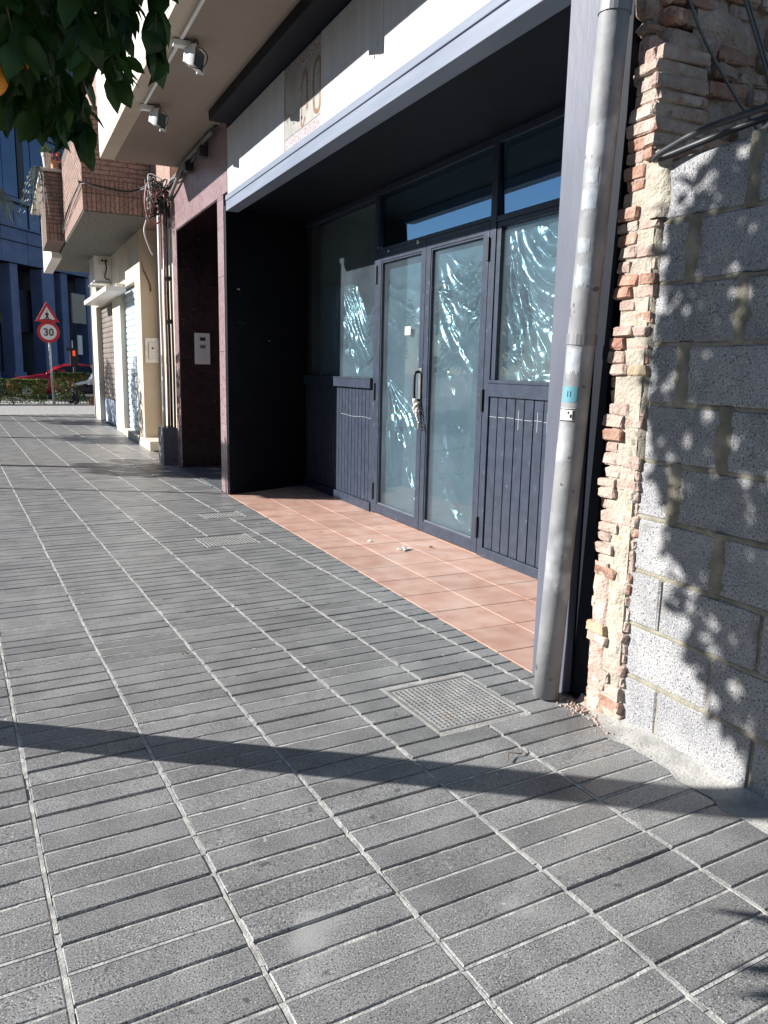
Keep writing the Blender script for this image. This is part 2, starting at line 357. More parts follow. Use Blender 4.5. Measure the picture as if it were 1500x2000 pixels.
for n, (d, ok, wx, wy, poly) in enumerate(slabs):
    dz = rng.gauss(0, .0009)
    if n < 300:
        if ok:
            o = link('paving_slab', std[rng.randrange(6)], pav, (wx, wy, dz), (rng.gauss(0, .0022), rng.gauss(0, .0012), R(3.1)+rng.gauss(0, .0012)))
        else:
            q = MB(); slab_mesh(q, poly, -.02, dz); q.build('paving_slab', 'paver', pav)
    else: slab_mesh(rest, poly, -.02, dz)
o = rest.build('paving_slabs', 'paver', pav); tag(o, kind='stuff')
# pale grout ribs along the long joints, uneven
gr = MB()
for i in range(-7, 8):
    y = -2.2
    while y < 20.4:
        l = rng.uniform(.05, .22); wd = rng.uniform(.0042, .0065); h = rng.uniform(-.0035, .0004); ox = rng.gauss(0, .0006)
        if True:
            xw = p2w(i*W_, y)[0]
            inside = any(a0 < i*W_ < a1 and b0-.02 < y+l/2 < b1+.02 for a0, a1, b0, b1 in COVERS)
            if xw < fx(y)-.02 and not inside:
                c4 = [p2w(i*W_+ox+sx*wd, yy) for sx, yy in ((-1, y), (1, y), (1, y+l), (-1, y+l))]
                gr.prism(c4, -.02, h)
        y += l
for n, (d, ok, wx, wy, poly) in enumerate(slabs):     # uneven grout in the cross joints too
    if wy < 13:
        xp, yp = w2p(wx, wy); y0 = yp-PX/2; q = -.192
        if any(a0-.2 < xp < a1+.2 and b0-.08 < yp < b1+.1 for a0, a1, b0, b1 in COVERS): continue
        base = rng.gauss(-.0036, .0013)
        while q < .19:
            l = rng.uniform(.03, .15); e = min(q+l, .192)
            if p2w(xp+e, y0)[0] < 2.03:
                c4 = [p2w(xp+sx, y0+sy) for sx, sy in ((q, -.0042), (e, -.0042), (e, .0042), (q, .0042))]
                gr.prism(c4, -.02, min(-.0006, base+rng.gauss(0, .0005)))
            q = e
o = gr.build('joint_mortar', 'grout', pav); tag(o, kind='stuff')
# rough concrete fillet where the pavement meets the block wall and broken pier
m = MB(); nx, ny = 14, 60; vs = []
for b in range(ny+1):
    for a in range(nx+1):
        yy = -3.2+b*(3.92/ny); e = .125+.06*mnoise.noise((yy*3, 2, 0))+.045*mnoise.noise((yy*11, 5, 0)) - max(0, yy-.35)*.28
        xx = 2.06-max(e, .03)*(1-a/nx)
        vs.append((xx, yy, .0008+.028*(a/nx)**1.6+.006*mnoise.noise((xx*14, yy*14, 3))*(a/nx)))
fs = [(b*(nx+1)+a, b*(nx+1)+a+1, (b+1)*(nx+1)+a+1, (b+1)*(nx+1)+a) for b in range(ny) for a in range(nx)]
o = m.add(vs, fs).build('concrete_fillet', 'concrete', pav, smooth=True)

def cover(name, label, rect, pitch, pm='plate'):
    a0, a1, b0, b1 = rect; cx, cy = p2w((a0+a1)/2, (b0+b1)/2)
    t = empty(name, label, 'manhole cover', None, (cx, cy, 0), R(3.1)); w, h = (a1-a0)/2-.004, (b1-b0)/2-.004
    MB().box(-w-.008, w+.008, -h-.006, h+.006, -.02, -.0035).build('mortar_surround', 'concrete', t); w -= .006; h -= .006 if h < .22 else .03
    fr = MB()
    for q in ((-w, w, -h, -h+.012), (-w, w, h-.012, h), (-w, -w+.012, -h+.012, h-.012), (w-.012, w, -h+.012, h-.012)): fr.box(q[0], q[1], q[2], q[3], -.03, -.0005)
    fr.build('frame', pm, t)
    MB().box(-w+.016, w-.016, -h+.016, h-.016, -.03, -.004).build('plate', pm, t)
    m = MB(); W2, H2 = w-.02, h-.02; n = int(2*W2/pitch); k = int(2*H2/pitch)
    for i in range(n):
        for j in range(k):
            x = -W2+(i+.5)*2*W2/n; y = -H2+(j+.5)*2*H2/k; r = pitch*.43; L = pitch*.43
            c = [(x-L, y), (x, y-r), (x+L, y), (x, y+r)]; 
            m.add([(p[0], p[1], -.004) for p in c]+[(x+(p[0]-x)*.6, y+(p[1]-y)*.6, .0008) for p in c], [(0, 1, 5, 4), (1, 2, 6, 5), (2, 3, 7, 6), (3, 0, 4, 7), (4, 5, 6, 7)])
    m.build('tread', pm, t); return t
cover('manhole_cover', 'square steel manhole cover with diamond tread beside the foot of the grey drainpipe', COVERS[0], .021)
cover('manhole_cover', 'square steel cover in the pavement in front of the double glass doors', COVERS[1], .024, 'plate_dull')
cover('manhole_cover', 'small steel cover at the far corner of the red tiled floor', COVERS[2], .026, 'plate_dull')

# terracotta floor of the shop recess
sf = MB().prism([(2.047, 1.0), (3.3, 1.0), (3.3, 6.95), (2.047, 6.35)], -.15, -.003).build('shop_floor', 'tilegrout'); tag(sf, kind='structure')
TS = .338
for i in range(4):
    for j in range(18):
        x0, x1 = 2.049+i*TS, 2.049+(i+1)*TS-.005; y0, y1 = .985+j*TS, .985+(j+1)*TS-.005
        x1 = min(x1, 3.12); y0 = max(y0, 1.0)
        if x1-x0 < .02: continue
        poly = [(x0, y0), (x1, y0), (x1, y1), (x0, y1)]
        # cut by the splayed side panel
        def lim(x): return 6.375+(x-2.05)*.415
        poly = [(x, min(y, lim(x))) for x, y in poly]
        if poly[2][1]-y0 < .02 and poly[3][1]-y0 < .02: continue
        if poly[3][1] <= y0+.004: poly[3] = (x0, y0+.004)
        q = MB(); slab_mesh(q, poly, -.02, rng.gauss(.001, .0004), .002); q.build('floor_tile', 'terracotta', sf)
# litter on the tiles
lt = empty('folded_leaflet', 'torn white leaflet lying on the red tiles before the right door', 'paper', None, (2.62, 3.43, .004), .5)
m = MB()
vs = []
for a in range(5):
    for b in range(4): vs.append((-.05+a*.025, -.035+b*.0233, .004+.008*abs(math.sin(a*1.9+b))))
m.add(vs, [(a*4+b, (a+1)*4+b, (a+1)*4+b+1, a*4+b+1) for a in range(4) for b in range(3)]); o = m.build('sheet', 'paper', lt); o.modifiers.new('Solid', 'SOLIDIFY').thickness = .0012
m = MB()
for k in range(3): m.box(-.04, .03-.01*k, -.02+k*.016, -.017+k*.016, .0135, .0142)
m.build('print', 'sign_black', lt)
for (x, y, r_, lab) in ((2.50, 3.78, .3, 'small crumpled paper scrap on the red tiles near the left door'), (2.85, 3.42, 1.2, 'tiny brown leaf scrap on the red tiles under the right door')):
    m = MB(); vs = [(-.022, -.01, .003), (.0, -.014, .012), (.02, -.008, .004), (-.018, .012, .006), (.004, .01, .015), (.021, .012, .003)]
    o = m.add(vs, [(0, 1, 4, 3), (1, 2, 5, 4)]).build('paper_scrap', 'paper' if r_ < 1 else 'rust'); o.location = (x, y, .002); o.rotation_euler.z = r_; tag(o, lab, 'paper'); o.modifiers.new('Solid', 'SOLIDIFY').thickness = .001
for k, (px_, py_, l_, a_) in enumerate(((1.52, .42, .06, .4), (.66, 1.86, .02, .2))):
    m = MB().tube(smooth_pts([(-l_, 0, .006), (-l_*.3, l_*.35, .012), (l_*.3, -l_*.1, .006), (l_, l_*.3, .008)], 4), [.002+.0007*math.sin(q) for q in range(13)], 5)
    labs = ['dry twig on the paving beside the concrete strip of the block wall', 'dry scrap on the paving before the doors']
    o = m.build('twig', 'rust'); o.location = (px_, py_, .003); o.rotation_euler.z = a_; tag(o, labs[k], 'litter')

# ------------------------------------------------------------------ shop front
XF = 3.065
shop = empty('shop_front', 'closed shop front with navy doors under a long white fascia', 'shop front', None, (2.55, 3.7, 0)); shop.location = (0, 0, 0)
# fascia: two white panels, an old tiled sign between, light steel band below
bx('fascia_panel', 'white_panel', shop, 2.046, 2.066, 4.515, 6.22, 2.984, 3.584, .002)
bx('fascia_panel', 'white_panel', shop, 2.046, 2.066, .80, 3.735, 2.984, 3.584, .002)
for y in (1.75, 2.75, 5.38): bx('panel_seam', 'sign_tile_grout', shop, 2.0453, 2.0462, y, y+.003, 2.986, 3.582, 0)
for y in (.95, 1.7, 1.8, 2.7, 2.8, 3.65, 4.6, 5.33, 5.43, 6.15):
    for z in (3.03, 3.54): MB().tube([(2.0462, y, z), (2.0445, y, z)], .006, 8).build('screw', 'steel', shop)
bx('fascia_edge', 'navy', shop, 2.05, 2.10, 6.223, 6.25, 2.84, 3.60)
bx('fascia_band', 'band', shop, 2.036, 2.16, .80, 6.255, 2.838, 2.928)
bx('fascia_band', 'band', shop, 2.030, 2.16, .80, 6.25, 2.933, 2.981)
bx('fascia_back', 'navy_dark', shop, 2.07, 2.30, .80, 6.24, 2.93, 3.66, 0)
sp = bx('tiled_sign', 'sign_tile_grout', shop, 2.054, 2.068, 3.737, 4.513, 2.984, 3.584, 0)
tp = .1545
for i in range(5):
    for j in range(3):
        y0 = 3.739+i*tp; z0 = 3.074+j*.14
        o = bx('tile', 'sign_tile', sp, 2.048, 2.056, y0+.0015, y0+tp-.0015, z0+.0015, z0+.14-.0015, .0012)
    for z0, z1 in ((2.986, 3.072), (3.496, 3.582)):
        bx('border_tile', 'border_tile', sp, 2.048, 2.056, 3.739+i*tp+.0015, 3.739+(i+1)*tp-.0015, z0, z1, .0012)
def stroke(name, pts, wd, par, x=2.0468, n=6):
    P = smooth_pts([(x, y, z) for y, z in pts], n); m = MB(); vs = []
    ws = wd if isinstance(wd, list) else [wd]*len(P)
    for i, p in enumerate(P):
        d = P[min(i+1, len(P)-1)]-P[max(i-1, 0)]; nn = Vector((0, -d.z, d.y)).normalized(); ww = ws[min(int(i/len(P)*len(ws)), len(ws)-1)]
        for xx in (x, x+.0016):
            vs.append((xx, p.y+nn.y*ww, p.z+nn.z*ww)); vs.append((xx, p.y-nn.y*ww, p.z-nn.z*ww))
    fs = []
    for i in range(len(P)-1):
        a = i*4; b = a+4; fs += [(a, a+1, b+1, b), (a+2, b+2, b+3, a+3), (a, b, b+2, a+2), (a+1, a+3, b+3, b+1)]
    return m.add(vs, fs).build(name, 'letter_brown', par)
# partly covered painted letters: an arched O cut by the right panel and a hooked a / d to its left, brown stub at the left edge
stroke('letter', [(3.875, 3.165), (3.885, 3.28), (3.875, 3.38), (3.83, 3.435), (3.78, 3.44), (3.752, 3.40), (3.75, 3.28), (3.752, 3.15), (3.79, 3.105), (3.85, 3.12), (3.875, 3.165)], .016, sp)
stroke('letter', [(4.12, 3.155), (4.135, 3.10), (4.10, 3.085), (4.05, 3.13)], .011, sp)
stroke('letter', [(4.12, 3.30), (4.115, 3.38), (4.065, 3.435), (4.02, 3.40), (4.01, 3.28), (4.01, 3.17)], [.012, .016, .018, .018, .016], sp)
stroke('letter', [(4.13, 3.25), (4.125, 3.18), (4.12, 3.13)], .012, sp)
stroke('letter', [(4.50, 3.42), (4.495, 3.33), (4.50, 3.25)], .008, sp)
stroke('letter', [(4.47, 3.25), (4.44, 3.19), (4.41, 3.24), (4.38, 3.20)], .004, sp)
# dark canopy beam over the fascia
MB().prism_axis([(1.85, 3.60), (2.33, 3.588), (2.33, 3.686), (1.846, 3.686)], .75, 6.12, 'y').build('canopy_beam', 'navy_dark', shop, .004)
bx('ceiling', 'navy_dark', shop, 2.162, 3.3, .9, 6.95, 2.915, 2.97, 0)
# splayed black side panel
m = MB().prism([(2.062, 6.372), (3.08, 6.795), (3.07, 6.83), (2.055, 6.41)], 0.003, 2.912); m.build('side_panel', 'black_panel', shop, .002)
for (u, z, s_) in ((.13, 2.12, .022), (.5, 1.62, .012), (.145, 1.79, .006), (.19, 1.78, .005), (.43, 1.25, .004)):
    x = 2.062+1.018*u; y = 6.372+.423*u
    m = MB().add([(x-s_, y-s_*.415-.003, z), (x+s_*.6, y+s_*.25-.003, z+s_*.5), (x+s_, y+s_*.415-.003, z-s_*.5), (x+s_*.2, y+s_*.08-.003, z-s_*.2)], [(0, 3, 2, 1)])
    m.build('paper_remnant', 'tape', shop)
# near side of the recess, steel post and jamb
bx('steel_post', 'post', shop, 2.028, 2.12, .80, 1.02, .0, 2.837)
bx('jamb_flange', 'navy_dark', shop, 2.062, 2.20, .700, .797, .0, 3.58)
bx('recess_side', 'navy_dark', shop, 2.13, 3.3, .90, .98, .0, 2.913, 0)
# framework of the shop windows
FR = XF; TK = .055
def bar(name, y0, y1, z0, z1, x0=FR, th=TK, m='navy', bev=.003, par=None): return bx(name, m, par or shop, x0, x0+th, y0, y1, z0, z1, bev)
bar('head_rail', 1.0, 6.82, 2.86, 2.913, th=.07)
bar('mullion', 4.922, 4.985, .0, 2.858, FR-.004, .075)
bar('mullion', 3.035, 3.108, .0, 2.858, FR-.004, .075)
bar('mullion', 1.92, 1.98, .0, 2.858)
bar('transom_rail', 3.110, 4.920, 2.373, 2.402)
bar('transom_rail', 1.982, 3.033, 2.352, 2.390)
bar('transom_rail', 1.0, 1.918, 2.352, 2.390)
bar('sill_rail', 4.987, 6.80, 1.165, 1.250, FR-.03, .08)
bar('sill_cap', 4.987, 6.80, 1.2505, 1.262, FR-.036, .09)
bar('sill_rail', 1.982, 3.033, 1.170, 1.262, FR-.012, .07)
bar('sill_cap', 1.982, 3.033, 1.2625, 1.285, FR-.02, .075)
bar('sill_rail', 1.0, 1.918, 1.170, 1.262, FR-.012, .07)
bar('plinth', 4.987, 6.81, .0, .085, FR-.018, .07)
bar('plinth', 1.982, 3.033, .0, .07, FR-.01, .07)
bar('plinth', 1.0, 1.918, .0, .07, FR-.01, .07)
for y0, y1, z0, z1 in ((2.985, 3.034, 1.286, 2.350), (1.982, 2.02, 1.286, 2.350), (2.022, 2.983, 2.315, 2.350)): bar('window_frame', y0, y1, z0, z1, FR+.006, .04)
# upright boards below the sills
bx('board_back', 'navy_dark', shop, FR+.028, FR+.05, 4.99, 6.80, .09, 1.16, 0)
bx('board_back', 'navy_dark', shop, FR+.028, FR+.05, 1.0, 3.03, .075, 1.165, 0)
def boards(y0, y1, n, z0, z1):
    w = (y1-y0)/n
    for k in range(n): bx('board', 'navy', shop, FR+.004+rng.uniform(0, .002), FR+.027, y0+k*w+.005, y0+(k+1)*w-.005, z0, z1, .003)
boards(4.99, 6.80, 22, .087, 1.163)
boards(1.99, 3.03, 10, .072, 1.168); boards(1.0, 1.91, 9, .072, 1.168)
# chalk tally marks across the boards
def chalk(y0, y1, z0, z1): MB().box(FR+.0022, FR+.0035, y0, y1, z0, z1).build('chalk_mark', 'chalk', shop)
for k in range(9): chalk(5.02+k*.082, 5.02+k*.082+.072, .885+.005*math.sin(k), .8875+.005*math.sin(k))
for k in range(10): chalk(1.99+k*.104+.01, 1.99+k*.104+.094, 1.03+.003*math.sin(k*2), 1.0325+.003*math.sin(k*2))
for y in (2.15, 2.25, 2.36, 2.46, 2.67): chalk(y, y+.004, .96, 1.09)
# panes
def pane(y0, y1, z0, z1, m, x=FR+.03, par=None, name='pane'): return bx(name, m, par or shop, x, x+.005, y0, y1, z0, z1, 0)
pane(4.986, 6.80, 1.262, 2.859, 'glass_dusty')
for y0, y1, z0 in ((3.109, 4.921, 2.403), (1.981, 3.034, 2.391), (1.0, 1.919, 2.391)): MB().prism_axis([(FR+.030, z0), (FR+.035, z0), (FR+.019, 2.859), (FR+.014, 2.859)], y0, y1, 'y').build('pane', 'glass', shop)  # transom panes tilted so they mirror a taller strip of sky
pane(1.981, 3.034, 1.286, 2.351, 'glass_dusty'); pane(1.0, 1.919, 1.263, 2.351, 'glass_dusty')
# the two door leaves
def door(y0, y1, hinge_left, lab):
    e = bpy.data.objects.new('door_leaf', None); COL.objects.link(e); e.parent = shop; e['label'] = lab
    zt, zb = 2.370, .012; sw = .072
    bx('stile', 'navy', e, FR-.006, FR+.044, y0, y0+sw, zb, zt); bx('stile', 'navy', e, FR-.006, FR+.044, y1-sw, y1, zb, zt)
    bx('top_rail', 'navy', e, FR-.006, FR+.044, y0+sw+.0005, y1-sw-.0005, zt-.085, zt); bx('bottom_rail', 'navy', e, FR-.006, FR+.044, y0+sw+.0005, y1-sw-.0005, zb, zb+.088)
    # black strip painted as a shadow line on the top rail, then glazing beads
    i0, i1, j0, j1 = y0+sw, y1-sw, zb+.088, zt-.085
    for a0, a1, b0, b1 in ((y0+.012, y1-.012, zt-.036, zt-.03), ): bx('shadow_line', 'black', e, FR-.0068, FR-.0062, a0, a1, b0, b1, 0)
    for a0, a1, b0, b1 in ((i0, i0+.014, j0, j1), (i1-.014, i1, j0, j1), (i0+.0145, i1-.0145, j1-.014, j1), (i0+.0145, i1-.0145, j0, j0+.014)): bx('bead', 'post' if b1-b0 < .1 and b0 < .3 else 'navy', e, FR+.001, FR+.02, a0, a1, b0, b1, .002)
    pane(i0+.001, i1-.001, j0+.001, j1-.001, 'glass_dusty', FR+.022, e, 'glass_pane')
    yh = y1-.004 if hinge_left else y0-.018
    for z in (.13, 1.06, 2.1):
        MB().box(FR-.022, FR-.0065, yh, yh+.022, z, z+.16).build('hinge', 'black', e, .004)
    return e
dl = door(4.022, 4.918, True, 'left glass door leaf with the small notice and the pull handle')
dr = door(3.112, 4.014, False, 'right glass door leaf with the dark patch of film')
hd = MB().tube(smooth_pts([(FR-.006, 4.055, 1.10), (FR-.045, 4.055, 1.105), (FR-.058, 4.055, 1.14), (FR-.058, 4.055, 1.29), (FR-.045, 4.055, 1.325), (FR-.006, 4.055, 1.33)], 4), .012, 8).build('handle', 'black', dl, smooth=True)
bx('lock_plate', 'steel', dl, FR-.0105, FR-.0065, 4.035, 4.078, 1.0, 1.36, .002)
bx('lock_cylinder', 'steel', dl, FR-.016, FR-.0065, 4.048, 4.068, .86, .92, .004)
# rag and chain tied at the handle
rg = empty('tied_rag', 'white rag knotted round the black door handle', 'rag')
m = MB()
for k in range(5):
    r3 = random.Random(40+k); p = [(FR-.05, 4.05+r3.uniform(-.01, .02), 1.10)]
    for q in range(4): p.append((FR-.035+r3.uniform(-.02, .015), p[-1][1]-r3.uniform(-.022, .03), p[-1][2]-r3.uniform(.015, .055)))
    m.tube(smooth_pts(p, 4), [.006+.005*abs(math.sin(q*.9+k)) for q in range(17)], 6)
m.sphere((FR-.05, 4.056, 1.10), .022, 8, 6, (1, 1.2, .8)); m.build('knot', 'paper', rg, smooth=True)
m = MB()
for k in range(7): m.tube(smooth_pts([(FR-.03, 4.02-.008*k, 1.07-.03*k), (FR-.04, 4.005-.008*k, 1.05-.03*k), (FR-.025, 4.0-.008*k, 1.035-.03*k), (FR-.018, 4.012-.008*k, 1.05-.03*k), (FR-.03, 4.02-.008*k, 1.07-.03*k)], 3), .0035, 5)
m.build('chain', 'black', rg, smooth=True)
nt_ = empty('door_notice', 'small cream notice stuck on the left glass door', 'notice', None)
bx('card', 'paper', nt_, FR+.0195, FR+.0212, 4.30, 4.40, 1.635, 1.705, 0)
m = MB()
for (a, b, z) in ((4.385, 4.37, 1.675), (4.365, 4.35, 1.675), (4.345, 4.32, 1.677), (4.34, 4.315, 1.662)): m.box(FR+.0188, FR+.0194, b, a, z, z+.006)
m.build('print', 'letter_brown', nt_)
for (y, z, s_) in ((4.70, 2.36, .016), (4.84, 2.405, .008), (4.90, 2.41, .009), (4.16, 2.365, .022)):
    m = MB().add([(FR-.0075, y-s_, z-s_*.6), (FR-.0075, y+s_, z-s_*.8), (FR-.0075, y+s_*.7, z+s_*.7), (FR-.0075, y-s_*.5, z+s_*.5)], [(0, 3, 2, 1)]); m.build('tape_scrap', 'tape', shop)

# room behind the glass
rm = MB(); rm.box(7.0, 7.1, .8, 7.2, 0, 3.1).box(3.32, 7.0, .75, .85, 0, 3.1).box(3.32, 7.0, 7.0, 7.1, 0, 3.1).build('room_wall', 'room_wall', shop)
MB().box(3.305, 7.0, .85, 7.0, -.1, -.006).build('room_floor', 'room_floor', shop)
MB().box(3.14, 7.0, .85, 7.0, 2.985, 3.05).build('room_ceiling', 'room_wall', shop)

# ------------------------------------------------------------------ plastic film hung behind the glass
def vnoise(X, Y, seed):
    rs = np.random.RandomState(seed); T = rs.rand(64, 64)
    xi = np.floor(X).astype(int); yi = np.floor(Y).astype(int); fx_ = X-xi; fy_ = Y-yi
    fx_ = fx_*fx_*(3-2*fx_); fy_ = fy_*fy_*(3-2*fy_)
    g_ = lambda a, b: T[a % 64, b % 64]
    return (g_(xi, yi)*(1-fx_)+g_(xi+1, yi)*fx_)*(1-fy_)+(g_(xi, yi+1)*(1-fx_)+g_(xi+1, yi+1)*fx_)*fy_
def ridge(t): return 1-2*np.abs(t-np.floor(t)-.5)
def sharp(t): return ridge(t)**2.2
def film(name, lab, y0, y1, z0, z1, nu, nv, spec, seed, x0=XF+.048, group=None, topcut=None, crinkle=.006):
    """u runs left to right as seen from the street (high y to low y), v from top to bottom"""
    U, V = np.meshgrid(np.linspace(0, 1, nu), np.linspace(0, 1, nv)); w_, h_ = y1-y0, z1-z0
    wu = U*w_; wv = V*h_
    n1 = vnoise(wu*3, wv*3, seed)-.5; n2 = vnoise(wu*9, wv*7, seed+1)-.5
    D = np.zeros_like(U)
    for s in spec:
        if s[0] == 'fan':                               # folds radiating from a tied corner
            _, au, av, amp, k, reach, a0, a1 = s
            dx, dy = wu-au*w_, wv-av*h_; r = np.hypot(dx, dy)+1e-4; ph = np.arctan2(dy, dx)
            win = np.clip((ph-a0)/.25, 0, 1)*np.clip((a1-ph)/.25, 0, 1)
            D += amp*sharp(k*ph+1.1*n1+.5*n2+.35*r)*np.exp(-r/reach)*np.clip(r/.06, 0, 1)*win
        if s[0] == 'swag':                              # curtains of hanging arcs between two sides
            _, u0, v0, wd, ht, sag, amp, k, skew = s
            t = np.clip((U-u0)/wd, 0, 1); vv = (V-v0)/ht
            c = vv-sag*4*t*(1-t)*(1+skew*(t-.5))
            env = np.exp(-((vv-.5)/.42)**4)*np.sin(np.pi*t)**.5
            D += amp*sharp(k*c+.9*n1+.45*n2)*env
        if s[0] == 'line':                              # a long slack fold
            _, ua, va, ub, vb, wd, amp = s
            ax, ay, bx_, by_ = ua*w_, va*h_, ub*w_, vb*h_; L2 = (bx_-ax)**2+(by_-ay)**2
            t = np.clip(((wu-ax)*(bx_-ax)+(wv-ay)*(by_-ay))/L2, 0, 1)
            d = np.hypot(wu-ax-t*(bx_-ax)+.10*n1+.03*n2, wv-ay-t*(by_-ay)+.08*n2*t); D += amp*(.35+1.3*vnoise(wu*6, wv*6, seed+9))*np.clip(1-d/(wd*(.6+.9*vnoise(wu*4, wv*4, seed+8))), 0, 1)**1.2*np.sin(np.pi*np.clip(t, .04, .96))**.5
    cr1 = ridge(wu*6+2.6*vnoise(wu*4, wv*4, seed+2)+wv*2)*ridge(wv*5+2.2*vnoise(wu*5, wv*5, seed+3)-wu*2)
    cr2 = ridge(wu*17+3*vnoise(wu*11, wv*9, seed+4))*ridge(wv*14+3*vnoise(wu*9, wv*11, seed+5))
    D += crinkle*cr1+crinkle*.34*cr2
    D += .012*(vnoise(wu*2.2, wv*1.6, seed+6))
    X = x0+.002+np.clip(D, 0, .09); Y = y1-wu; Z = z1-wv
    if topcut is not None: Z = Z-topcut(U)*(1-V)        # hanging upper edge
    vs = np.stack([X, Y, Z], -1).reshape(-1, 3)
    idx = np.arange(nu*nv).reshape(nv, nu)
    fs = np.stack([idx[:-1, :-1], idx[1:, :-1], idx[1:, 1:], idx[:-1, 1:]], -1).reshape(-1, 4)
    me = bpy.data.meshes.new(name); me.from_pydata(vs.tolist(), [], fs.tolist()); me.materials.append(MATS['film']); me.polygons.foreach_set('use_smooth', [True]*len(me.polygons))
    o = bpy.data.objects.new(name, me); COL.objects.link(o); tag(o, lab, 'plastic sheet', 'plastic sheets hung behind the shop glass'); return o
PI = math.pi
film('plastic_sheet', 'crumpled clear plastic sheet sagging to a hole behind the left side window', 4.99, 6.42, 1.27, 2.19, 260, 190,
     [('fan', .36, -.02, .045, 4.5, .5, .1, 2.8), ('swag', .38, -.05, .66, .62, .75, .034, 5., .6), ('line', .15, .1, .12, .8, .04, .02), ('line', .22, .2, .3, .9, .04, .02), ('line', .5, .5, .48, .9, .05, .016), ('line', .55, .62, .70, .97, .04, .03), ('line', .70, .97, .97, .62, .04, .025), ('line', .36, .05, .40, .55, .03, .03), ('line', .30, .05, .27, .7, .03, .03)], 11,
     topcut=lambda U: .03*np.abs(np.sin(U*5.0-.6))+.34*np.exp(-((U-.82)/.14)**2))
film('plastic_sheet', 'plastic sheet gathered to one side behind the left glass door', 4.09, 4.85, .10, 2.22, 170, 380,
     [('fan', .06, .44, .045, 5., .5, .3, 1.75), ('line', .1, .5, .8, .92, .03, .035), ('line', .15, .47, .95, .93, .025, .03), ('line', .5, .7, .97, .97, .025, .03), ('line', .75, .1, .9, .45, .05, .02), ('line', .2, .16, .45, .33, .06, .014), ('line', .55, .2, .35, .42, .07, .012), ('line', .05, .2, .3, .24, .03, .015), ('swag', .0, .02, 1., .2, .3, .012, 3., 0)], 23, crinkle=.0055)
film('plastic_sheet', 'plastic sheet hanging in arcs behind the right glass door', 3.18, 3.945, .10, 2.24, 170, 380,
     [('swag', .05, .01, .95, .34, .5, .036, 4.4, .5), ('swag', .1, .36, .85, .2, .35, .012, 2.2, 0), ('line', .08, .12, .85, .24, .025, .045), ('line', .3, .26, .75, .42, .03, .03), ('line', .35, .86, .8, .985, .04, .03), ('line', .3, .42, .5, .6, .03, .03), ('swag', .05, .55, .9, .4, .3, .014, 2.4, .3), ('line', .2, .5, .35, .8, .05, .02)], 37, crinkle=.0055)
film('plastic_sheet', 'glossy plastic sheet in deep folds behind the right side window', 1.985, 3.03, 1.29, 2.345, 260, 270,
     [('fan', .05, .14, .075, 6., .8, .7, 1.75), ('swag', .06, .02, 1.05, .66, .7, .06, 4.6, .3), ('line', .12, .2, .65, .78, .03, .05), ('line', .10, .2, .45, .85, .03, .05), ('line', .03, .5, .4, .92, .04, .05), ('line', .05, .78, .4, .97, .03, .04), ('line', .4, .97, 1., .75, .05, .04)], 53)
film('plastic_sheet', 'plastic sheet behind the side window hidden by the steel post', 1.0, 1.93, 1.27, 2.345, 60, 60, [('swag', .06, .02, 1.05, .62, .6, .04, 3.2, .3)], 61)

# ------------------------------------------------------------------ building above and marble entrance
bd = empty('apartment_building', 'building with tan balcony soffit and dark red marble doorway left of the shop', 'building')
ZS, XE, YE = 3.69, 1.138, 8.45
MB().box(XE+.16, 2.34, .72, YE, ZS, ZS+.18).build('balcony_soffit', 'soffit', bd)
MB().box(XE, XE+.158, .72, YE, ZS-.004, ZS+.05).build('soffit_lip', 'cream', bd, .004)
MB().box(XE-.003, XE+.1, .72, YE+.003, ZS+.051, ZS+1.05).build('balcony_parapet', 'parapet', bd, .006)
MB().box(XE+.101, 2.34, YE-.1, YE+.002, ZS+.181, ZS+1.05).build('balcony_parapet', 'parapet', bd, .006)
for y in (2.0, 3.6, 5.2, 6.8): bx('parapet_joint', 'concrete', bd, XE-.0045, XE-.0035, y, y+.012, ZS+.055, ZS+1.04, 0)
MB().box(2.345, 8., .72, 9.05, 3.60, 14.).build('upper_wall', 'cream', bd)
MB().box(XE, 2.34, .72, YE, 6.75, 7.0).box(XE, XE+.1, .72, YE, 7.001, 8.0).build('upper_balcony', 'parapet', bd)
# marble
MB().prism([(2.05, 6.418), (2.30, 6.53), (2.30, 6.66), (2.05, 6.66)], 0, 3.02).build('marble_pier', 'marble', bd, .004)
MB().box(2.05, 2.34, 6.26, 9.02, 3.022, 3.685).build('marble_lintel', 'marble', bd, .003)
MB().box(2.05, 2.30, 8.76, 9.02, 0, 3.02).build('marble_pier', 'marble', bd, .004)
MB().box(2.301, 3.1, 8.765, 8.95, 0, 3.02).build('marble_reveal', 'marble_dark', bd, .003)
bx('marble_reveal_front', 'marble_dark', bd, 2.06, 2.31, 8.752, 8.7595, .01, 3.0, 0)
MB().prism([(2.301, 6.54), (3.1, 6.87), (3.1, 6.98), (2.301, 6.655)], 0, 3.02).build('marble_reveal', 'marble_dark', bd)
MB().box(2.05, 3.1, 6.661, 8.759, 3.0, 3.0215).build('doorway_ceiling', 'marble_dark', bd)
MB().box(3.1, 3.2, 6.7, 8.95, 0, 3.02).build('entrance_door', 'wood_dark', bd)
for z in np.arange(.0, 3.0, .75): bx('marble_joint', 'marble_dark', bd, 2.0485, 2.0495, 6.42, 6.658, z+.74, z+.743, 0)
MB().box(2.047, 3.1, 6.662, 8.75, -.1, .008).build('doorway_floor', 'granite', bd)
ic = empty('door_intercom', 'cream intercom panel on the dark marble of the doorway', 'intercom', None, (2.345, 8.748, 1.56))
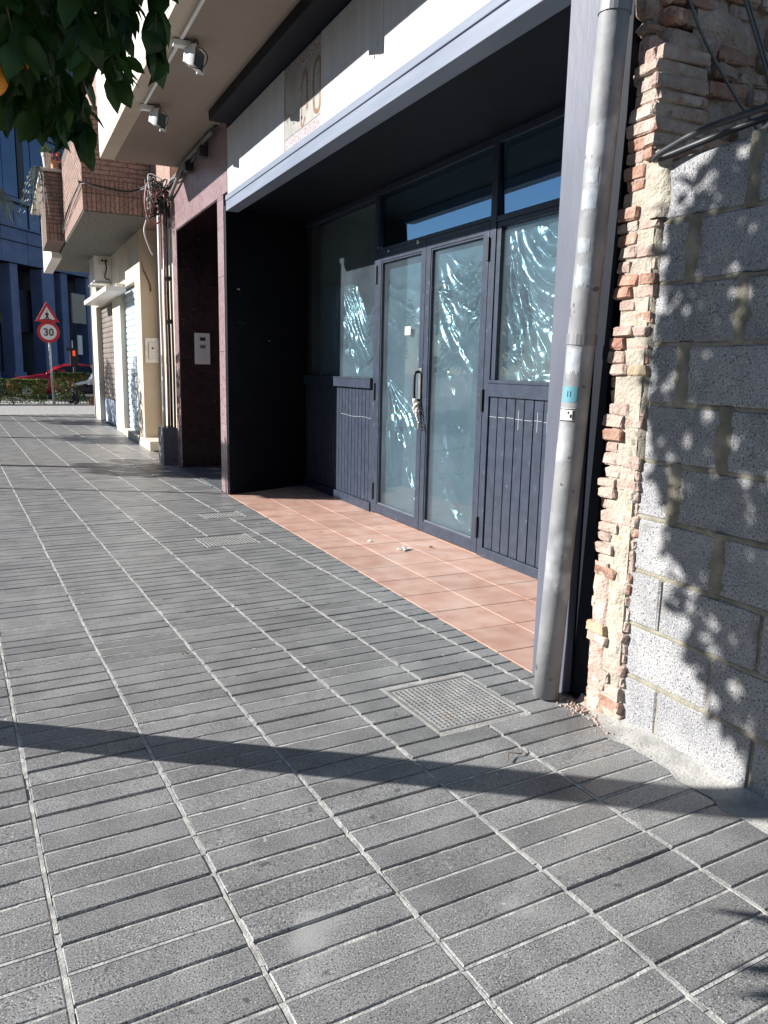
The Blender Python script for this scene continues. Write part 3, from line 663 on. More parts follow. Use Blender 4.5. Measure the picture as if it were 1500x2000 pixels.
def icm(t, w, h, m1, m2):
    MB().box(-w, w, -.03, 0, -h, h).build('case', m1, t, .006)
    MB().box(-w*.55, w*.5, -.034, -.0305, -h*.78, h*.8).build('face', m2, t, .002)
    bx('camera_window', 'black', t, -w*.32, w*.38, -.037, -.0345, h*.5, h*.72, .001); bx('display', 'granite', t, -w*.32, w*.38, -.037, -.0345, h*.02, h*.24, .001)
    for k in range(3): bx('button', 'lamp_grey', t, -w*.3, w*.34, -.038, -.0345, -h*(.2+.18*k), -h*(.08+.18*k), .001)
icm(ic, .10, .2, 'plastic_white', 'lamp_grey')

# floodlights under the balcony
def flood(x, y, lab):
    t = empty('floodlight', lab, 'floodlight', 'floodlights under the balcony', (x, y, ZS-.012))
    MB().box(-.08, .05, -.03, .03, -.045, .0).build('junction_box', 'plastic_white', t, .006)
    br = MB(); br.tube(smooth_pts([(.06, -.0, -.01), (.075, -.095, -.01), (.085, -.1, -.09)], 4), .008, 6); br.tube(smooth_pts([(.06, .0, -.01), (.075, .095, -.01), (.085, .1, -.09)], 4), .008, 6)
    br.build('bracket', 'rust', t, smooth=True)
    # tapered housing, open face towards the fascia and down
    h = bpy.data.objects.new('housing', None)
    prof = []
    c = Vector((.09, 0, -.105)); fwd = Vector((.80, -.58, -.16)).normalized(); side = Vector((.58, .80, 0)).normalized(); side = (side-fwd*side.dot(fwd)).normalized(); up = side.cross(fwd)*-1
    if up.z < 0: up = -up
    def P(a, b, d): return tuple(c+side*a+up*b+fwd*d)
    m = MB(); rings = [(.035, .03, -.085), (.055, .045, -.075), (.06, .05, -.05), (.095, .072, -.005), (.098, .075, .018)]; vs = []
    for a, b, d in rings: vs += [P(-a, -b, d), P(a, -b, d), P(a, b, d), P(-a, b, d)]
    fs = [(3, 2, 1, 0)]
    for i in range(len(rings)-1):
        for k in range(4): fs.append((i*4+k, i*4+(k+1) % 4, i*4+4+(k+1) % 4, i*4+4+k))
    hs = m.add(vs, fs).build('housing', 'lamp_grey', t, .003)
    m = MB(); a, b = .098, .075
    for q in ((-a, -a+.012, -b, b), (a-.012, a, -b, b), (-a+.0125, a-.0125, -b, -b+.012), (-a+.0125, a-.0125, b-.012, b)):
        m.add([P(q[0], q[2], .0185), P(q[1], q[2], .0185), P(q[1], q[3], .0185), P(q[0], q[3], .0185), P(q[0], q[2], .026), P(q[1], q[2], .026), P(q[1], q[3], .026), P(q[0], q[3], .026)], [(0, 1, 2, 3), (7, 6, 5, 4), (0, 4, 5, 1), (1, 5, 6, 2), (2, 6, 7, 3), (3, 7, 4, 0)])
    m.build('frame', 'lamp_grey', hs)
    m = MB().add([P(-.087, -.064, .021), P(.087, -.064, .021), P(.087, .064, .021), P(-.087, .064, .021)], [(0, 1, 2, 3)]); m.build('lens', 'lamp_glass', hs)
    m = MB().tube([P(.02, -.082, .01), P(.02, -.095, .012)], .008, 6); m.build('catch', 'lamp_grey', hs)
    MB().tube(smooth_pts([(.04, .0, -.02), (.12, -.06, -.05), (.15, -.1, -.12), (.11, -.08, -.19), (.03, -.02, -.17)], 5), .004, 5).build('lead', 'black', t, smooth=True)
    return t
flood(1.305, 4.60, 'grey floodlight under the tan soffit nearer the camera, above the tiled sign')
flood(1.325, 6.22, 'grey floodlight hung at the far end of the conduit under the soffit')
flood(1.305, 3.17, 'grey floodlight on the soffit out of view above')
cd = empty('conduit', 'white plastic conduit running along the soffit between the floodlights', 'conduit')
for a, b in ((.9, 3.1), (3.22, 4.53), (4.68, 6.14)): MB().box(1.262, 1.287, a, b, ZS-.03, ZS-.0045).build('trunking', 'plastic_white', cd, .004)

# ------------------------------------------------------------------ downpipe
dp = empty('drainpipe', 'grey round drainpipe with torn stickers at the right edge of the shop', 'pipe', None, (1.935, .80, 0))
PB, PT = Vector((0, 0, .0)), Vector((.03, -.15, 3.3))
def pp(z): return PB.lerp(PT, z/3.3)
MB().tube([pp(z) for z in (0.012, .5, 1.0, 1.6, 2.2, 2.6, 3.3)], .053, 24).build('pipe', 'pipe', dp, smooth=True)
for z in (2.60, 1.47):
    MB().tube([pp(z-.02), pp(z+.02)], .0575, 24).build('clamp', 'pipe_band', dp, smooth=False)
MB().tube([pp(2.62), pp(2.64), pp(2.76), pp(2.78)], [.0535, .060, .060, .0535], 24).build('socket', 'pipe', dp, smooth=True)
def sticker(z, h, a0, a1, m, r=.0536):
    mb = MB(); n = 14; vs = []; rag = .25 if m == 'pipe_patch' else .04
    for k in range(n+1):
        a = a0+(a1-a0)*k/n
        for e, zz in ((0, z), (1, z+h)):
            zz += h*rag*mnoise.noise((z*31, k*.8, e*5)); q = pp(zz); vs.append((q.x+r*math.cos(a), q.y+r*math.sin(a), zz))
    return mb.add(vs, [(2*k, 2*k+2, 2*k+3, 2*k+1) for k in range(n)]).build('sticker', m, dp)
sticker(1.235, .06, R(165), R(235), 'cyan'); sticker(1.16, .052, R(160), R(232), 'paper')
for k, (z, h, a0, a1) in enumerate(((1.93, .07, 165, 235), (1.78, .05, 170, 225), (2.02, .05, 180, 230), (1.345, .09, 170, 235), (1.66, .08, 175, 240))): sticker(z, h, R(a0), R(a1), 'pipe_patch', .0534)
sticker(1.161, .005, R(160), R(232), 'sign_black', .0539); sticker(1.206, .004, R(160), R(232), 'sign_black', .0539)
sticker(1.168, .036, R(224), R(231), 'sign_black', .0539); sticker(1.176, .012, R(214), R(222), 'sign_black', .0539); sticker(1.19, .010, R(203), R(210), 'sign_black', .0539)
sticker(1.255, .022, R(193), R(197), 'far_glass', .0539); sticker(1.255, .022, R(206), R(210), 'far_glass', .0539)

# ------------------------------------------------------------------ concrete block wall
bw = empty('block_wall', 'grey concrete block wall with smeared mortar right of the brick pier', 'wall')
MB().box(2.062, 2.235, -4.2, .515, -.1, 2.068).build('mortar_bed', 'mortar', bw)
rb = random.Random(5); CH = .207
def block(y0, y1, z0, z1):
    q = rough_brick(y1-y0, .2, z1-z0, rb, .0032, .006); o = q.build('block', 'block', bw); o.location = (2.152+rb.uniform(-.003, .003), (y0+y1)/2, (z0+z1)/2); o.rotation_euler = (rb.gauss(0, .003), 0, rb.gauss(0, .004)); return o
def smear(y, z0, z1, w0, seed):                      # mortar squeezed out and wiped over a joint
    n = 12; vs = []
    for k in range(n+1):
        z = z0+(z1-z0)*k/n; a = w0*(.55+.6*abs(mnoise.noise((seed*3.1, k*.7, 0)))); b = w0*(.55+.6*abs(mnoise.noise((seed*7.7, k*.7, 4))))
        e = .7+.45*math.sin(math.pi*min(max(k/n, .05), .95))*abs(mnoise.noise((seed*1.7, k*.35, 9)))*2.2
        c = .006+.004*mnoise.noise((seed, k*.9, 2))
        vs += [(2.0605, y-a*e, z), (2.050-c*.7, y-a*e*.6, z), (2.051-c, y, z), (2.050-c*.7, y+b*e*.6, z), (2.0605, y+b*e, z)]
    fs = [(k*5+i, k*5+i+1, (k+1)*5+i+1, (k+1)*5+i) for k in range(n) for i in range(4)]
    return MB().add(vs, fs).build('mortar_smear', 'mortar', bw, smooth=True)
for r_ in range(10):
    z0, z1 = r_*CH+.007, (r_+1)*CH-.006
    js = [.32, -.09, -.50, -.91, -1.32, -1.73, -2.14, -2.55, -2.96, -3.37, -3.78, -4.19] if r_ % 2 == 0 else [.10, -.31, -.72, -1.13, -1.54, -1.95, -2.36, -2.77, -3.18, -3.59, -4.0]
    js = [q+rb.gauss(0, .008) for q in js]; prev = .505+rb.uniform(-.01, .006)
    if r_ in (8, 9): prev -= .035
    for k, q in enumerate(js):
        block(q+.006, prev-.006, z0, z1)
        if r_ > 1 and q > -1.4 and not (r_ in (2,)): smear(q, z0-.012, z1+.012, .06 if r_ > 2 else .028, r_*13+k)
        prev = q
# ragged horizontal mortar beads
for r_ in range(1, 10):
    n = 70; vs = []
    for k in range(n+1):
        y = .50-k*(2.6/n); z = r_*CH+.004*mnoise.noise((y*7, r_*5, 0)); hw = .014+.010*mnoise.noise((y*11, r_*3, 1)); c = .004*mnoise.noise((y*9, r_, 7))
        vs += [(2.0615, y, z-hw), (2.0535-c, y, z-hw*.3), (2.0535-c, y, z+hw*.4), (2.0615, y, z+hw)]
    MB().add(vs, [(k*4+i, (k+1)*4+i, (k+1)*4+i+1, k*4+i+1) for k in range(n) for i in range(3)]).build('bed_joint', 'mortar', bw, smooth=True)

# ------------------------------------------------------------------ broken brick pier
pr = empty('brick_pier', 'broken brick pier with ragged edge between drainpipe and block wall', 'brick pier')
rp_ = random.Random(9)
z = .0; n = 0
while z < 2.43:
    h = rp_.uniform(.040, .052); top = z > 2.07
    lean = -.02*z/2.4
    left = .672+lean+.028*mnoise.noise((z*2.3, 0, 1))+.022*mnoise.noise((z*11, 3, 0))+rp_.uniform(-.012, .012)
    left -= .045*math.exp(-((z-1.52)/.06)**2)
    if top: left = .655-.03*(z-2.07)/.36+rp_.uniform(-.008, .008)
    right = .47 if not top else .505+rp_.uniform(-.006, .006)
    cuts = [left]; 
    if rp_.random() < .7: cuts.append(left-rp_.uniform(.07, .12))
    cuts.append(right)
    for a, b in zip(cuts[:-1], cuts[1:]):
        if a-b < .02: continue
        red = (1.26 < z < 1.30) or rp_.random() < (.22 if z > 1.5 or .45 < z < .75 or z < .1 else .09)
        q = rough_brick(a-b-.003, .23, h-.004, rp_, .0045, .006)
        o = q.build('brick', 'brick_red' if red else ('brick_ochre' if rp_.random() < .06 else 'brick_pale'), pr)
        xo = 2.137+rp_.uniform(-.008, .010)
        if not top and b == right: xo += .012
        if 1.255 < z < 1.30: xo += .02
        o.location = (xo, (a+b)/2, z+h/2); o.rotation_euler = (rp_.gauss(0, .018), rp_.gauss(0, .02), rp_.gauss(0, .03))
    z += h; n += 1
# core that fills between the bricks
MB().box(2.034, 2.24, .49, .625, 0, 2.07).build('core', 'lime', pr)
MB().box(2.034, 2.24, .515, .61, 2.0705, 2.40).build('core', 'lime', pr)
# lime plaster skin low on the pier and over the seam with the blocks
def skin(y0, y1, z0, z1, nu, nv, seed, amp, xb, m, name):
    vs = []
    for j in range(nv+1):
        for i in range(nu+1):
            y = y0+(y1-y0)*i/nu; z = z0+(z1-z0)*j/nv; e = min(i, nu-i)/nu*2
            yy = y+(.018*mnoise.noise((z*9, seed, i)) if i in (0, nu) else 0)
            x = xb-amp*(.5+mnoise.noise((y*16, z*14, seed))*.9+.4*mnoise.noise((y*40, z*40, seed+2)))*min(1, e*2.5+.0)+(.014 if i in (0, nu) else 0)
            vs.append((x, yy, z))
    fs = [(j*(nu+1)+i, (j+1)*(nu+1)+i, (j+1)*(nu+1)+i+1, j*(nu+1)+i+1) for j in range(nv) for i in range(nu)]
    return MB().add(vs, fs).build(name, m, pr, smooth=True)
skin(.475, .585, .0, 1.02, 8, 70, 3, .016, 2.042, 'lime', 'plaster_skin')
skin(.572, .668, .0, .62, 8, 46, 9, .013, 2.032, 'brick_pale', 'crumbled_brick')
skin(.462, .545, 1.0, 2.06, 6, 70, 21, .016, 2.046, 'mortar', 'plaster_skin')
skin(.445, .53, 1.88, 2.10, 6, 16, 33, .02, 2.038, 'lime', 'plaster_skin')

# rubble side wall of the shop building rising behind the block wall
pw = empty('rubble_party_wall', 'shaded rubble and brick party wall rising behind the block wall', 'wall')
MB().box(2.34, 6.0, .632, .718, 0, 8.0).build('core', 'rubble', pw)
MB().box(2.10, 2.339, .640, .690, 0, 3.59).build('core', 'rubble', pw)
rq = random.Random(31); z = 1.9
while z < 3.9:
    h = rq.uniform(.045, .075); x = 2.10+rq.uniform(-.02, .03)
    while x < 3.6:
        l = rq.choice((.09, .13, .22, .25, .2)); kind = rq.random()
        if kind < .78:
            q = rough_brick(.12, l-.012, h-.010, rq, .008, .010); mm = 'brick_red' if rq.random() < .36 else ('brick_ochre' if rq.random() < .25 else ('rubble' if rq.random() < .5 else 'brick_pale'))
            o = q.build('brick' if l > .12 else 'stone', mm, pw); o.location = (x+l/2, .645+rq.uniform(-.012, .022)-(.0), z+h/2); o.rotation_euler = (rq.gauss(0, .03), rq.gauss(0, .04), rq.gauss(0, .04))
        x += l
    z += h
vs = []; nu, nv = 40, 40                               # remains of plaster over it
for j in range(nv+1):
    for i in range(nu+1):
        x = 2.25+i*1.4/nu; zz = 2.0+j*1.5/nv; vs.append((x, .610+.05*mnoise.noise((x*5, zz*6, 4))+.022*mnoise.noise((x*17, zz*17, 2)), zz))
MB().add(vs, [(j*(nu+1)+i, j*(nu+1)+i+1, (j+1)*(nu+1)+i+1, (j+1)*(nu+1)+i) for j in range(nv) for i in range(nu)]).build('plaster_remnant', 'rubble', pw, smooth=True)
rq = random.Random(77)                                  # broken quoin stones beside the pipe
z = 1.2
while z < 3.5:
    h = rq.uniform(.05, .12); q = rough_brick(.07, .10, h-.008, rq, .012, .014); o = q.build('stone', rq.choice(('rubble', 'rubble', 'lime', 'brick_pale')), pw)
    o.location = (2.13+rq.uniform(-.015, .015), .655+rq.uniform(-.012, .015), z+h/2); o.rotation_euler = (rq.gauss(0, .08), rq.gauss(0, .08), rq.gauss(0, .15)); z += h
# black hose and loose cables over the wall
hz = MB().tube(smooth_pts([(2.5, -1.2, 2.16), (2.12, -.5, 2.135), (2.03, -.1, 2.125), (2.0, .25, 2.112), (1.995, .42, 2.085), (2.0, .475, 2.068), (2.03, .46, 2.075), (2.10, .2, 2.12), (2.2, -.2, 2.16), (2.5, -1.0, 2.24)], 6), .011, 8).build('black_hose', 'rubber', None, smooth=True); tag(hz, 'black plastic hose looped over the top of the block wall', 'hose')
hz = MB().tube(smooth_pts([(2.30, .42, 2.105), (2.26, .25, 2.15), (2.2, .0, 2.2), (2.2, -.5, 2.25), (2.4, -1.2, 2.3)], 6), .012, 8).build('black_hose', 'rubber', None, smooth=True); tag(hz, 'thicker black hose lying behind the looped one on the wall', 'hose')
for pts, r_, lab in (([(2.14, .585, 2.75), (2.25, .57, 2.55), (2.42, .54, 2.35), (2.55, .50, 2.21)], .006, 'dark cable hanging across the rubble wall nearer the pier'), ([(2.30, .56, 2.95), (2.42, .55, 2.70), (2.56, .52, 2.42), (2.62, .5, 2.2)], .006, 'doubled dark cable hanging across the rubble wall at the right edge')):
    m = MB().tube(smooth_pts(pts, 6), r_, 6)
    if 'doubled' in lab: m.tube(smooth_pts([(p[0]+.014, p[1], p[2]+.01) for p in pts], 6), r_*.8, 6)
    tag(m.build('hanging_cable', 'grey_cable', None, smooth=True), lab, 'cable')
# rubble crumbs at the foot of the pier
rc = MB(); rr = random.Random(4)
for k in range(160):
    x = 2.02-abs(rr.gauss(0, .035)); y = rr.uniform(.40, .80); s = rr.uniform(.002, .008)
    if math.hypot(x-1.935, y-.8) < .056: continue
    rc.add([(x-s, y-s, .001), (x+s, y-s*.7, .001), (x+s*.6, y+s, .001), (x-s*.8, y+s*.8, .001), (x+rr.uniform(-s, s)*.4, y, s*1.3)], [(0, 1, 4), (1, 2, 4), (2, 3, 4), (3, 0, 4)])
tag(rc.build('brick_crumbs', 'brick_pale'), 'crumbs of brick and mortar at the foot of the broken pier', 'rubble', kind='stuff')

# ------------------------------------------------------------------ cream building with brick balconies
b2 = empty('cream_building', 'cream building with shuttered bays under brown brick balconies', 'building')
MB().box(2.32, 8, 9.06, 11.70, 0, 3.46).build('set_back_wall', 'cream', b2)
MB().box(2.05, 2.9, 11.70, 12.28, .15, 3.46).build('pilaster', 'cream', b2, .006)
MB().box(2.05, 2.9, 12.281, 14.15, 2.70, 3.46).build('bay_header', 'cream', b2, .005)
MB().box(2.05, 2.9, 14.151, 15.25, .0, 3.46).build('pilaster', 'cream_light', b2, .006)
MB().box(2.05, 2.9, 15.251, 18.2, 2.62, 3.46).build('bay_header', 'cream', b2, .005)
MB().box(2.05, 2.9, 18.201, 19.5, .0, 3.46).build('pilaster', 'cream_light', b2, .006)
MB().box(2.95, 8, 11.70, 19.5, 0, 3.46).build('core', 'cream', b2)
MB().box(2.05, 8, 9.06, 19.5, 3.462, 14).build('upper_wall', 'facing_brick', b2)
MB().box(2.0, 2.33, 10.95, 12.27, .0, .148).build('step', 'cream_light', b2, .006)
MB().box(2.02, 2.3, 12.282, 14.14, .0, .12).build('step', 'cream_light', b2, .006)
def shutter(y0, y1, z0, z1, m, x):
    s = MB(); n = int((z1-z0)/.11)
    for k in range(n):
        za = z0+k*(z1-z0)/n; zb = z0+(k+1)*(z1-z0)/n
        o = MB().prism_axis([(x, za), (x-.012, za+.02), (x-.014, (za+zb)/2), (x-.012, zb-.012), (x+.004, zb-.004), (x+.03, zb-.004), (x+.03, za)], y0, y1, 'y').build('shutter_slat', m, b2)
shutter(12.285, 14.148, .125, 2.69, 'shutter', 2.16)
shutter(15.255, 18.195, .55, 2.60, 'shutter_brown', 2.18)
bx('shutter_base', 'graffiti', b2, 2.165, 2.22, 15.255, 18.195, .0, .545, 0)
MB().box(1.70, 2.045, 13.2, 17.2, 2.60, 2.69).build('awning_cassette', 'plastic_white', b2, .01)
for y in (13.4, 15.2, 17.0): MB().box(1.9, 2.045, y, y+.05, 2.691, 2.76).build('awning_bracket', 'plastic_white', b2, .004)
# pedestal and cable conduits on the party line
pd = empty('conduit_pedestal', 'grey stone box with rising conduits between the marble and cream buildings', 'pedestal', None)
MB().box(1.872, 2.062, 9.07, 9.45, 0, .505).build('base', 'granite', pd, .006)
for x, y, m, r_, zt in ((1.915, 9.18, 'plastic_white', .021, 3.45), (1.965, 9.13, 'marble', .018, 3.35), (2.005, 9.14, 'black', .018, 3.55), (2.04, 9.10, 'granite', .016, 3.45)):
    MB().tube([(x, y, .506), (x+.004, y, 1.2), (x-.003, y, 2.2), (x, y, zt)], r_, 8).build('conduit', m, pd, smooth=True)
for z in (1.9, 2.45): MB().tube([(1.975, 9.105, z), (2.05, 9.1, z+.01)], .03, 6).build('clamp', 'black', pd)
i2 = empty('wall_intercom', 'grey and white intercom plate on the cream return wall', 'intercom', None, (2.205, 11.698, 1.57))
MB().box(-.115, .115, -.012, 0, -.2, .2).build('back_plate', 'zinc', i2, .003)
e = MB().box(-.06, .07, -.035, -.0125, -.13, .13).build('unit', 'plastic_white', i2, .008)
bx('lens', 'black', i2, -.01, .02, -.038, -.0355, .02, .05, .001)
for k in range(2): bx('button', 'zinc', i2, -.02, .04, -.038, -.0355, -.09+k*.045, -.06+k*.045, .001)
# cables: tangle, wall run and balcony line
tg = empty('cable_tangle', 'tangle of loose cables where the marble and cream buildings meet', 'cables')
rt = random.Random(2)
for k, (m, r_) in enumerate((('grey_cable', .008), ('white_cable', .007), ('black', .01), ('black', .009), ('grey_cable', .007), ('red_cable', .007), ('white_cable', .006), ('black', .012), ('grey_cable', .009), ('white_cable', .006), ('black', .008), ('black', .01))):
    p = [Vector((1.96+rt.uniform(-.12, .06), 9.1+rt.uniform(-.1, .1), 3.55))]
    for q in range(8): p.append(Vector((1.93+rt.uniform(-.19, .10), 9.05+rt.uniform(-.12, .12), 3.50+rt.uniform(-.32, .2))))
    MB().tube(smooth_pts(p, 5), r_, 6).build('cable', m, tg, smooth=True)
MB().tube(smooth_pts([(1.76, 9.05, 3.6), (1.72, 9.0, 3.35), (1.78, 9.0, 3.12), (1.9, 9.0, 3.15), (1.88, 9.0, 3.35)], 6), .011, 6).build('cable', 'red_cable', tg, smooth=True)
MB().tube(smooth_pts([(1.74, 9.05, 3.15), (1.70, 9.0, 3.0), (1.76, 9.0, 2.8), (1.80, 9.0, 2.72)], 6), .010, 6).build('cable', 'white_cable', tg, smooth=True)
for k in range(5): MB().box(1.86+.05*k, 1.90+.05*k, 9.0, 9.06, 3.40+.05*(k % 3), 3.47+.05*(k % 3)).build('terminal', ('black', 'zinc')[k % 2], tg, .004)
wr = empty('wall_cables', 'bundle of dusty cables running under the soffit above the marble lintel', 'cables')
for k in range(9):
    p = []
    for q in range(9):
        y = 9.0-q*.31; p.append((2.035-rt.uniform(0, .045), y, 3.56+.018*q+rt.uniform(-.05, .05)))
    MB().tube(smooth_pts(p, 4), rt.uniform(.006, .013), 6).build('cable', rt.choice(('black', 'grey_cable', 'rubber', 'grey_cable', 'white_cable')), wr, smooth=True)
MB().tube(smooth_pts([(2.02, 9.0, 3.42), (2.0, 8.5, 3.50), (1.99, 7.9, 3.62), (1.99, 7.2, 3.63), (2.0, 6.6, 3.65)], 6), .022, 7).build('bundle', 'grey_cable', wr, smooth=True)
for y in (7.0, 7.7): MB().box(1.96, 2.045, y, y+.14, 3.5, 3.6).build('junction_box', 'rubber', wr, .006)
o = MB().tube(smooth_pts([(1.08, 13.9, 3.62), (1.07, 12.3, 3.74), (1.085, 10.5, 3.78), (1.10, 10.39, 3.79), (1.4, 10.38, 3.76), (1.75, 10.38, 3.74), (1.95, 9.6, 3.72), (1.98, 9.2, 3.6)], 6), .012, 6).build('balcony_cable', 'black', None, smooth=True); tag(o, 'black cable looped across the end of the brick balcony', 'cable')
o = MB().tube(smooth_pts([(1.09, 13.9, 3.58), (1.075, 12.3, 3.68), (1.09, 10.4, 3.76), (1.4, 10.37, 3.71), (1.75, 10.38, 3.73), (1.96, 9.6, 3.7)], 6), .008, 6).build('balcony_cable', 'grey_cable', None, smooth=True); tag(o, 'thinner grey cable hanging below the black one on the brick balcony', 'cable')
o = MB().tube(smooth_pts([(2.07, 11.69, 2.95), (2.10, 11.685, 2.85), (2.2, 11.685, 2.62), (2.21, 11.68, 2.5)], 5), .012, 6).build('loose_wire', 'rust', None, smooth=True); tag(o, 'rusty wire dangling on the cream return wall', 'wire')

# brick balcony: near bay and the bay that projects beyond it
bb = empty('brick_balcony', 'brown brick balcony end with soldier courses above the shutters', 'balcony')
rk = random.Random(12)
def brick_obj(sx, sy, sz, loc, cache={}):
    key = (round(sx, 3), round(sy, 3), round(sz, 3))
    if key not in cache:
        q = rough_brick(sy, sx, sz, random.Random(len(cache)), .0015, .004); me = q.mesh('brick'); me.materials.append(MATS['facing_brick']); cache[key] = me
    return link('brick', cache[key], bb, (loc[0]+rk.uniform(-.001, .001), loc[1]+rk.uniform(-.001, .001), loc[2]))
B0, Y0, Y1, ZB, ZT = 1.115, 10.45, 13.9, 3.44, 4.42
MB().box(B0+.012, 2.05, Y0+.012, Y1+.3, ZB+.02, ZT+.4).build('core', 'brick_mortar', bb)
MB().box(B0+.02, 2.05, Y0+.02, 18.4, ZB-.012, ZB+.0195).build('slab', 'bed', bb)
def band_face_y(x0, x1, y, z0, z1, soldier):           # a band of bricks on a face turned to the camera
    if soldier:
        n = int((x1-x0)/.0615)
        for k in range(n): x = x0+(k+.5)*(x1-x0)/n; brick_obj(.0515, .05, z1-z0-.012, (x, y, (z0+z1)/2))
    else:
        r = max(1, round((z1-z0)/.0635)); h = (z1-z0)/r
        for q in range(r):
            x = x0-(.125 if q % 2 else 0)
            while x < x1-.01:
                a, b = max(x, x0), min(x+.25, x1)
                if b-a > .03: brick_obj(round(b-a-.011, 3), .05, h-.011, ((a+b)/2, y, z0+(q+.5)*h))
                x += .25
def band_face_x(y0, y1, x, z0, z1, soldier):
    if soldier:
        n = int((y1-y0)/.0615)
        for k in range(n): y = y0+(k+.5)*(y1-y0)/n; brick_obj(.05, .0515, z1-z0-.012, (x, y, (z0+z1)/2))
    else:
        r = max(1, round((z1-z0)/.0635)); h = (z1-z0)/r
        for q in range(r):
            y = y0-(.125 if q % 2 else 0)
            while y < y1-.01:
                a, b = max(y, y0), min(y+.25, y1)
                if b-a > .03: brick_obj(.05, round(b-a-.011, 3), h-.011, (x, (a+b)/2, z0+(q+.5)*h))
                y += .25
yf = Y0+.03
band_face_y(B0, 2.04, yf, ZB, ZB+.235, True); band_face_y(B0, 2.04, yf, ZB+.235, ZB+.43, True); band_face_y(B0, 2.04, yf, ZB+.43, ZT+.35, False)
band_face_x(Y0+.06, Y1, B0+.03, ZB, ZB+.235, True); band_face_x(Y0+.06, Y1, B0+.03, ZB+.235, ZB+.43, True); band_face_x(Y0+.06, Y1, B0+.03, ZB+.43, 4.62, False)
bb2 = empty('brick_balcony', 'projecting brick balcony bay with flower pots on its coping', 'balcony')
bb_keep = bb; bb = bb2
MB().box(.83, B0+.05, Y1+.012, 15.4, 3.46, 4.62).build('core', 'brick_mortar', bb)
MB().box(.98, B0+.05, 15.401, 18.4, 3.35, 4.62).build('side_wall', 'parapet', bb)
band_face_y(.82, B0+.02, Y1+.03, 3.45, 3.60, True); band_face_y(.82, B0+.02, Y1+.03, 3.60, 3.76, True); band_face_y(.82, B0+.02, Y1+.03, 3.76, 4.60, False)
MB().box(.78, B0+.08, Y1-.04, 18.5, 4.621, 4.67).build('coping', 'cream_light', bb, .006)
bb = bb_keep
# flowers and trailing plants on the coping
def pot(x, y, z, r_, h, lab, flowers, seed):
    t = empty('flower_pot', lab, 'flower pot', 'pots on the balcony coping', (x, y, z)); rr = random.Random(seed)
    MB().tube([(0, 0, 0), (0, 0, h*.8), (0, 0, h*.8), (0, 0, h)], [r_*.75, r_, r_*1.12, r_*1.12], 14).build('pot', 'pot' if seed % 2 else 'cream_light', t, smooth=False)
    m = MB(); pm = MB()
    for k in range(60):
        a = rr.uniform(0, 6.28); e = rr.uniform(.1, 1.4); d = rr.uniform(.4, 1)*r_*1.9
        c = Vector((math.cos(a)*math.sin(e)*d, math.sin(a)*math.sin(e)*d, h+math.cos(e)*d*1.1)); s = rr.uniform(.02, .035)
        u = Vector((rr.gauss(0, 1), rr.gauss(0, 1), rr.gauss(0, 1))).normalized(); v = u.orthogonal().normalized()
        (pm if flowers and k % 2 else m).add([tuple(c-u*s), tuple(c+v*s*.7), tuple(c+u*s), tuple(c-v*s*.7)], [(0, 1, 2, 3)])
    m.build('foliage', 'tree_leaf', t)
    if flowers: pm.build('blossom', 'petal', t)
pot(1.05, 14.1, 4.671, .09, .16, 'potted plant with crimson flowers at the corner of the brick bay', True, 1)
pot(.90, 14.0, 4.671, .075, .26, 'tall pale pot on the coping left of the crimson flowers', False, 2)
def frond_plant(loc, n, L, lab, seed, droop=1.):
    t = empty('trailing_plant', lab, 'plant', None, loc); rr = random.Random(seed); m = MB()
    for k in range(n):
        a = rr.uniform(0, 6.28); d = Vector((math.cos(a), math.sin(a), 0)); l = L*rr.uniform(.6, 1.); p0 = Vector((0, 0, 0)); seg = 9
        pts = [d*l*.55*(q/seg)+Vector((0, 0, l*(.5*(q/seg)-1.25*droop*(q/seg)**2))) for q in range(seg+1)]
        for q in range(1, seg+1):
            p = pts[q]; tdir = (pts[q]-pts[q-1]).normalized(); sd = tdir.cross(Vector((0, 0, 1))).normalized() if abs(tdir.z) < .98 else Vector((1, 0, 0))
            for sgn in (-1, 1):
                lt_ = L*.14*(1-.5*q/seg); e_ = p+sd*sgn*lt_*.7+tdir*lt_*.6-Vector((0, 0, lt_*.3)); w_ = tdir*L*.014
                m.add([tuple(p-w_), tuple(e_), tuple(p+w_)], [(0, 1, 2)])
        m.tube(pts, L*.006, 3)
    m.build('frond', 'frond', t)
frond_plant((.76, 14.0, 4.66), 26, .75, 'grey-green trailing plant spilling from the brick bay coping', 5, 1.3)
# air conditioner under the balcony
ac = empty('air_conditioner', 'white air conditioner unit hung under the brick balcony', 'air conditioner', None, (1.93, 15.2, 2.90))
MB().box(-.2, .18, .0, .85, .03, .66).build('casing', 'plastic_white', ac, .015)
bx('side_panel', 'cream_light', ac, -.12, .12, -.006, -.001, .36, .55, .002); 
for k in range(2): bx('valve', 'black', ac, -.06+.07*k, -.02+.07*k, -.03, -.007, .42, .46, .004)
MB().tube(smooth_pts([(.0, -.03, .44), (.03, -.06, .3), (-.01, -.05, .12), (.08, -.02, .08)], 5), .012, 6).build('hose', 'rubber', ac, smooth=True)
MB().box(-.24, .115, -.03, .03, .0, .028).box(-.24, .115, .78, .84, .0, .028).build('bracket', 'steel', ac)
MB().tube([(0, -.02, .70), (0, .3, .70)], .03, 8).build('cable_run', 'black', ac)

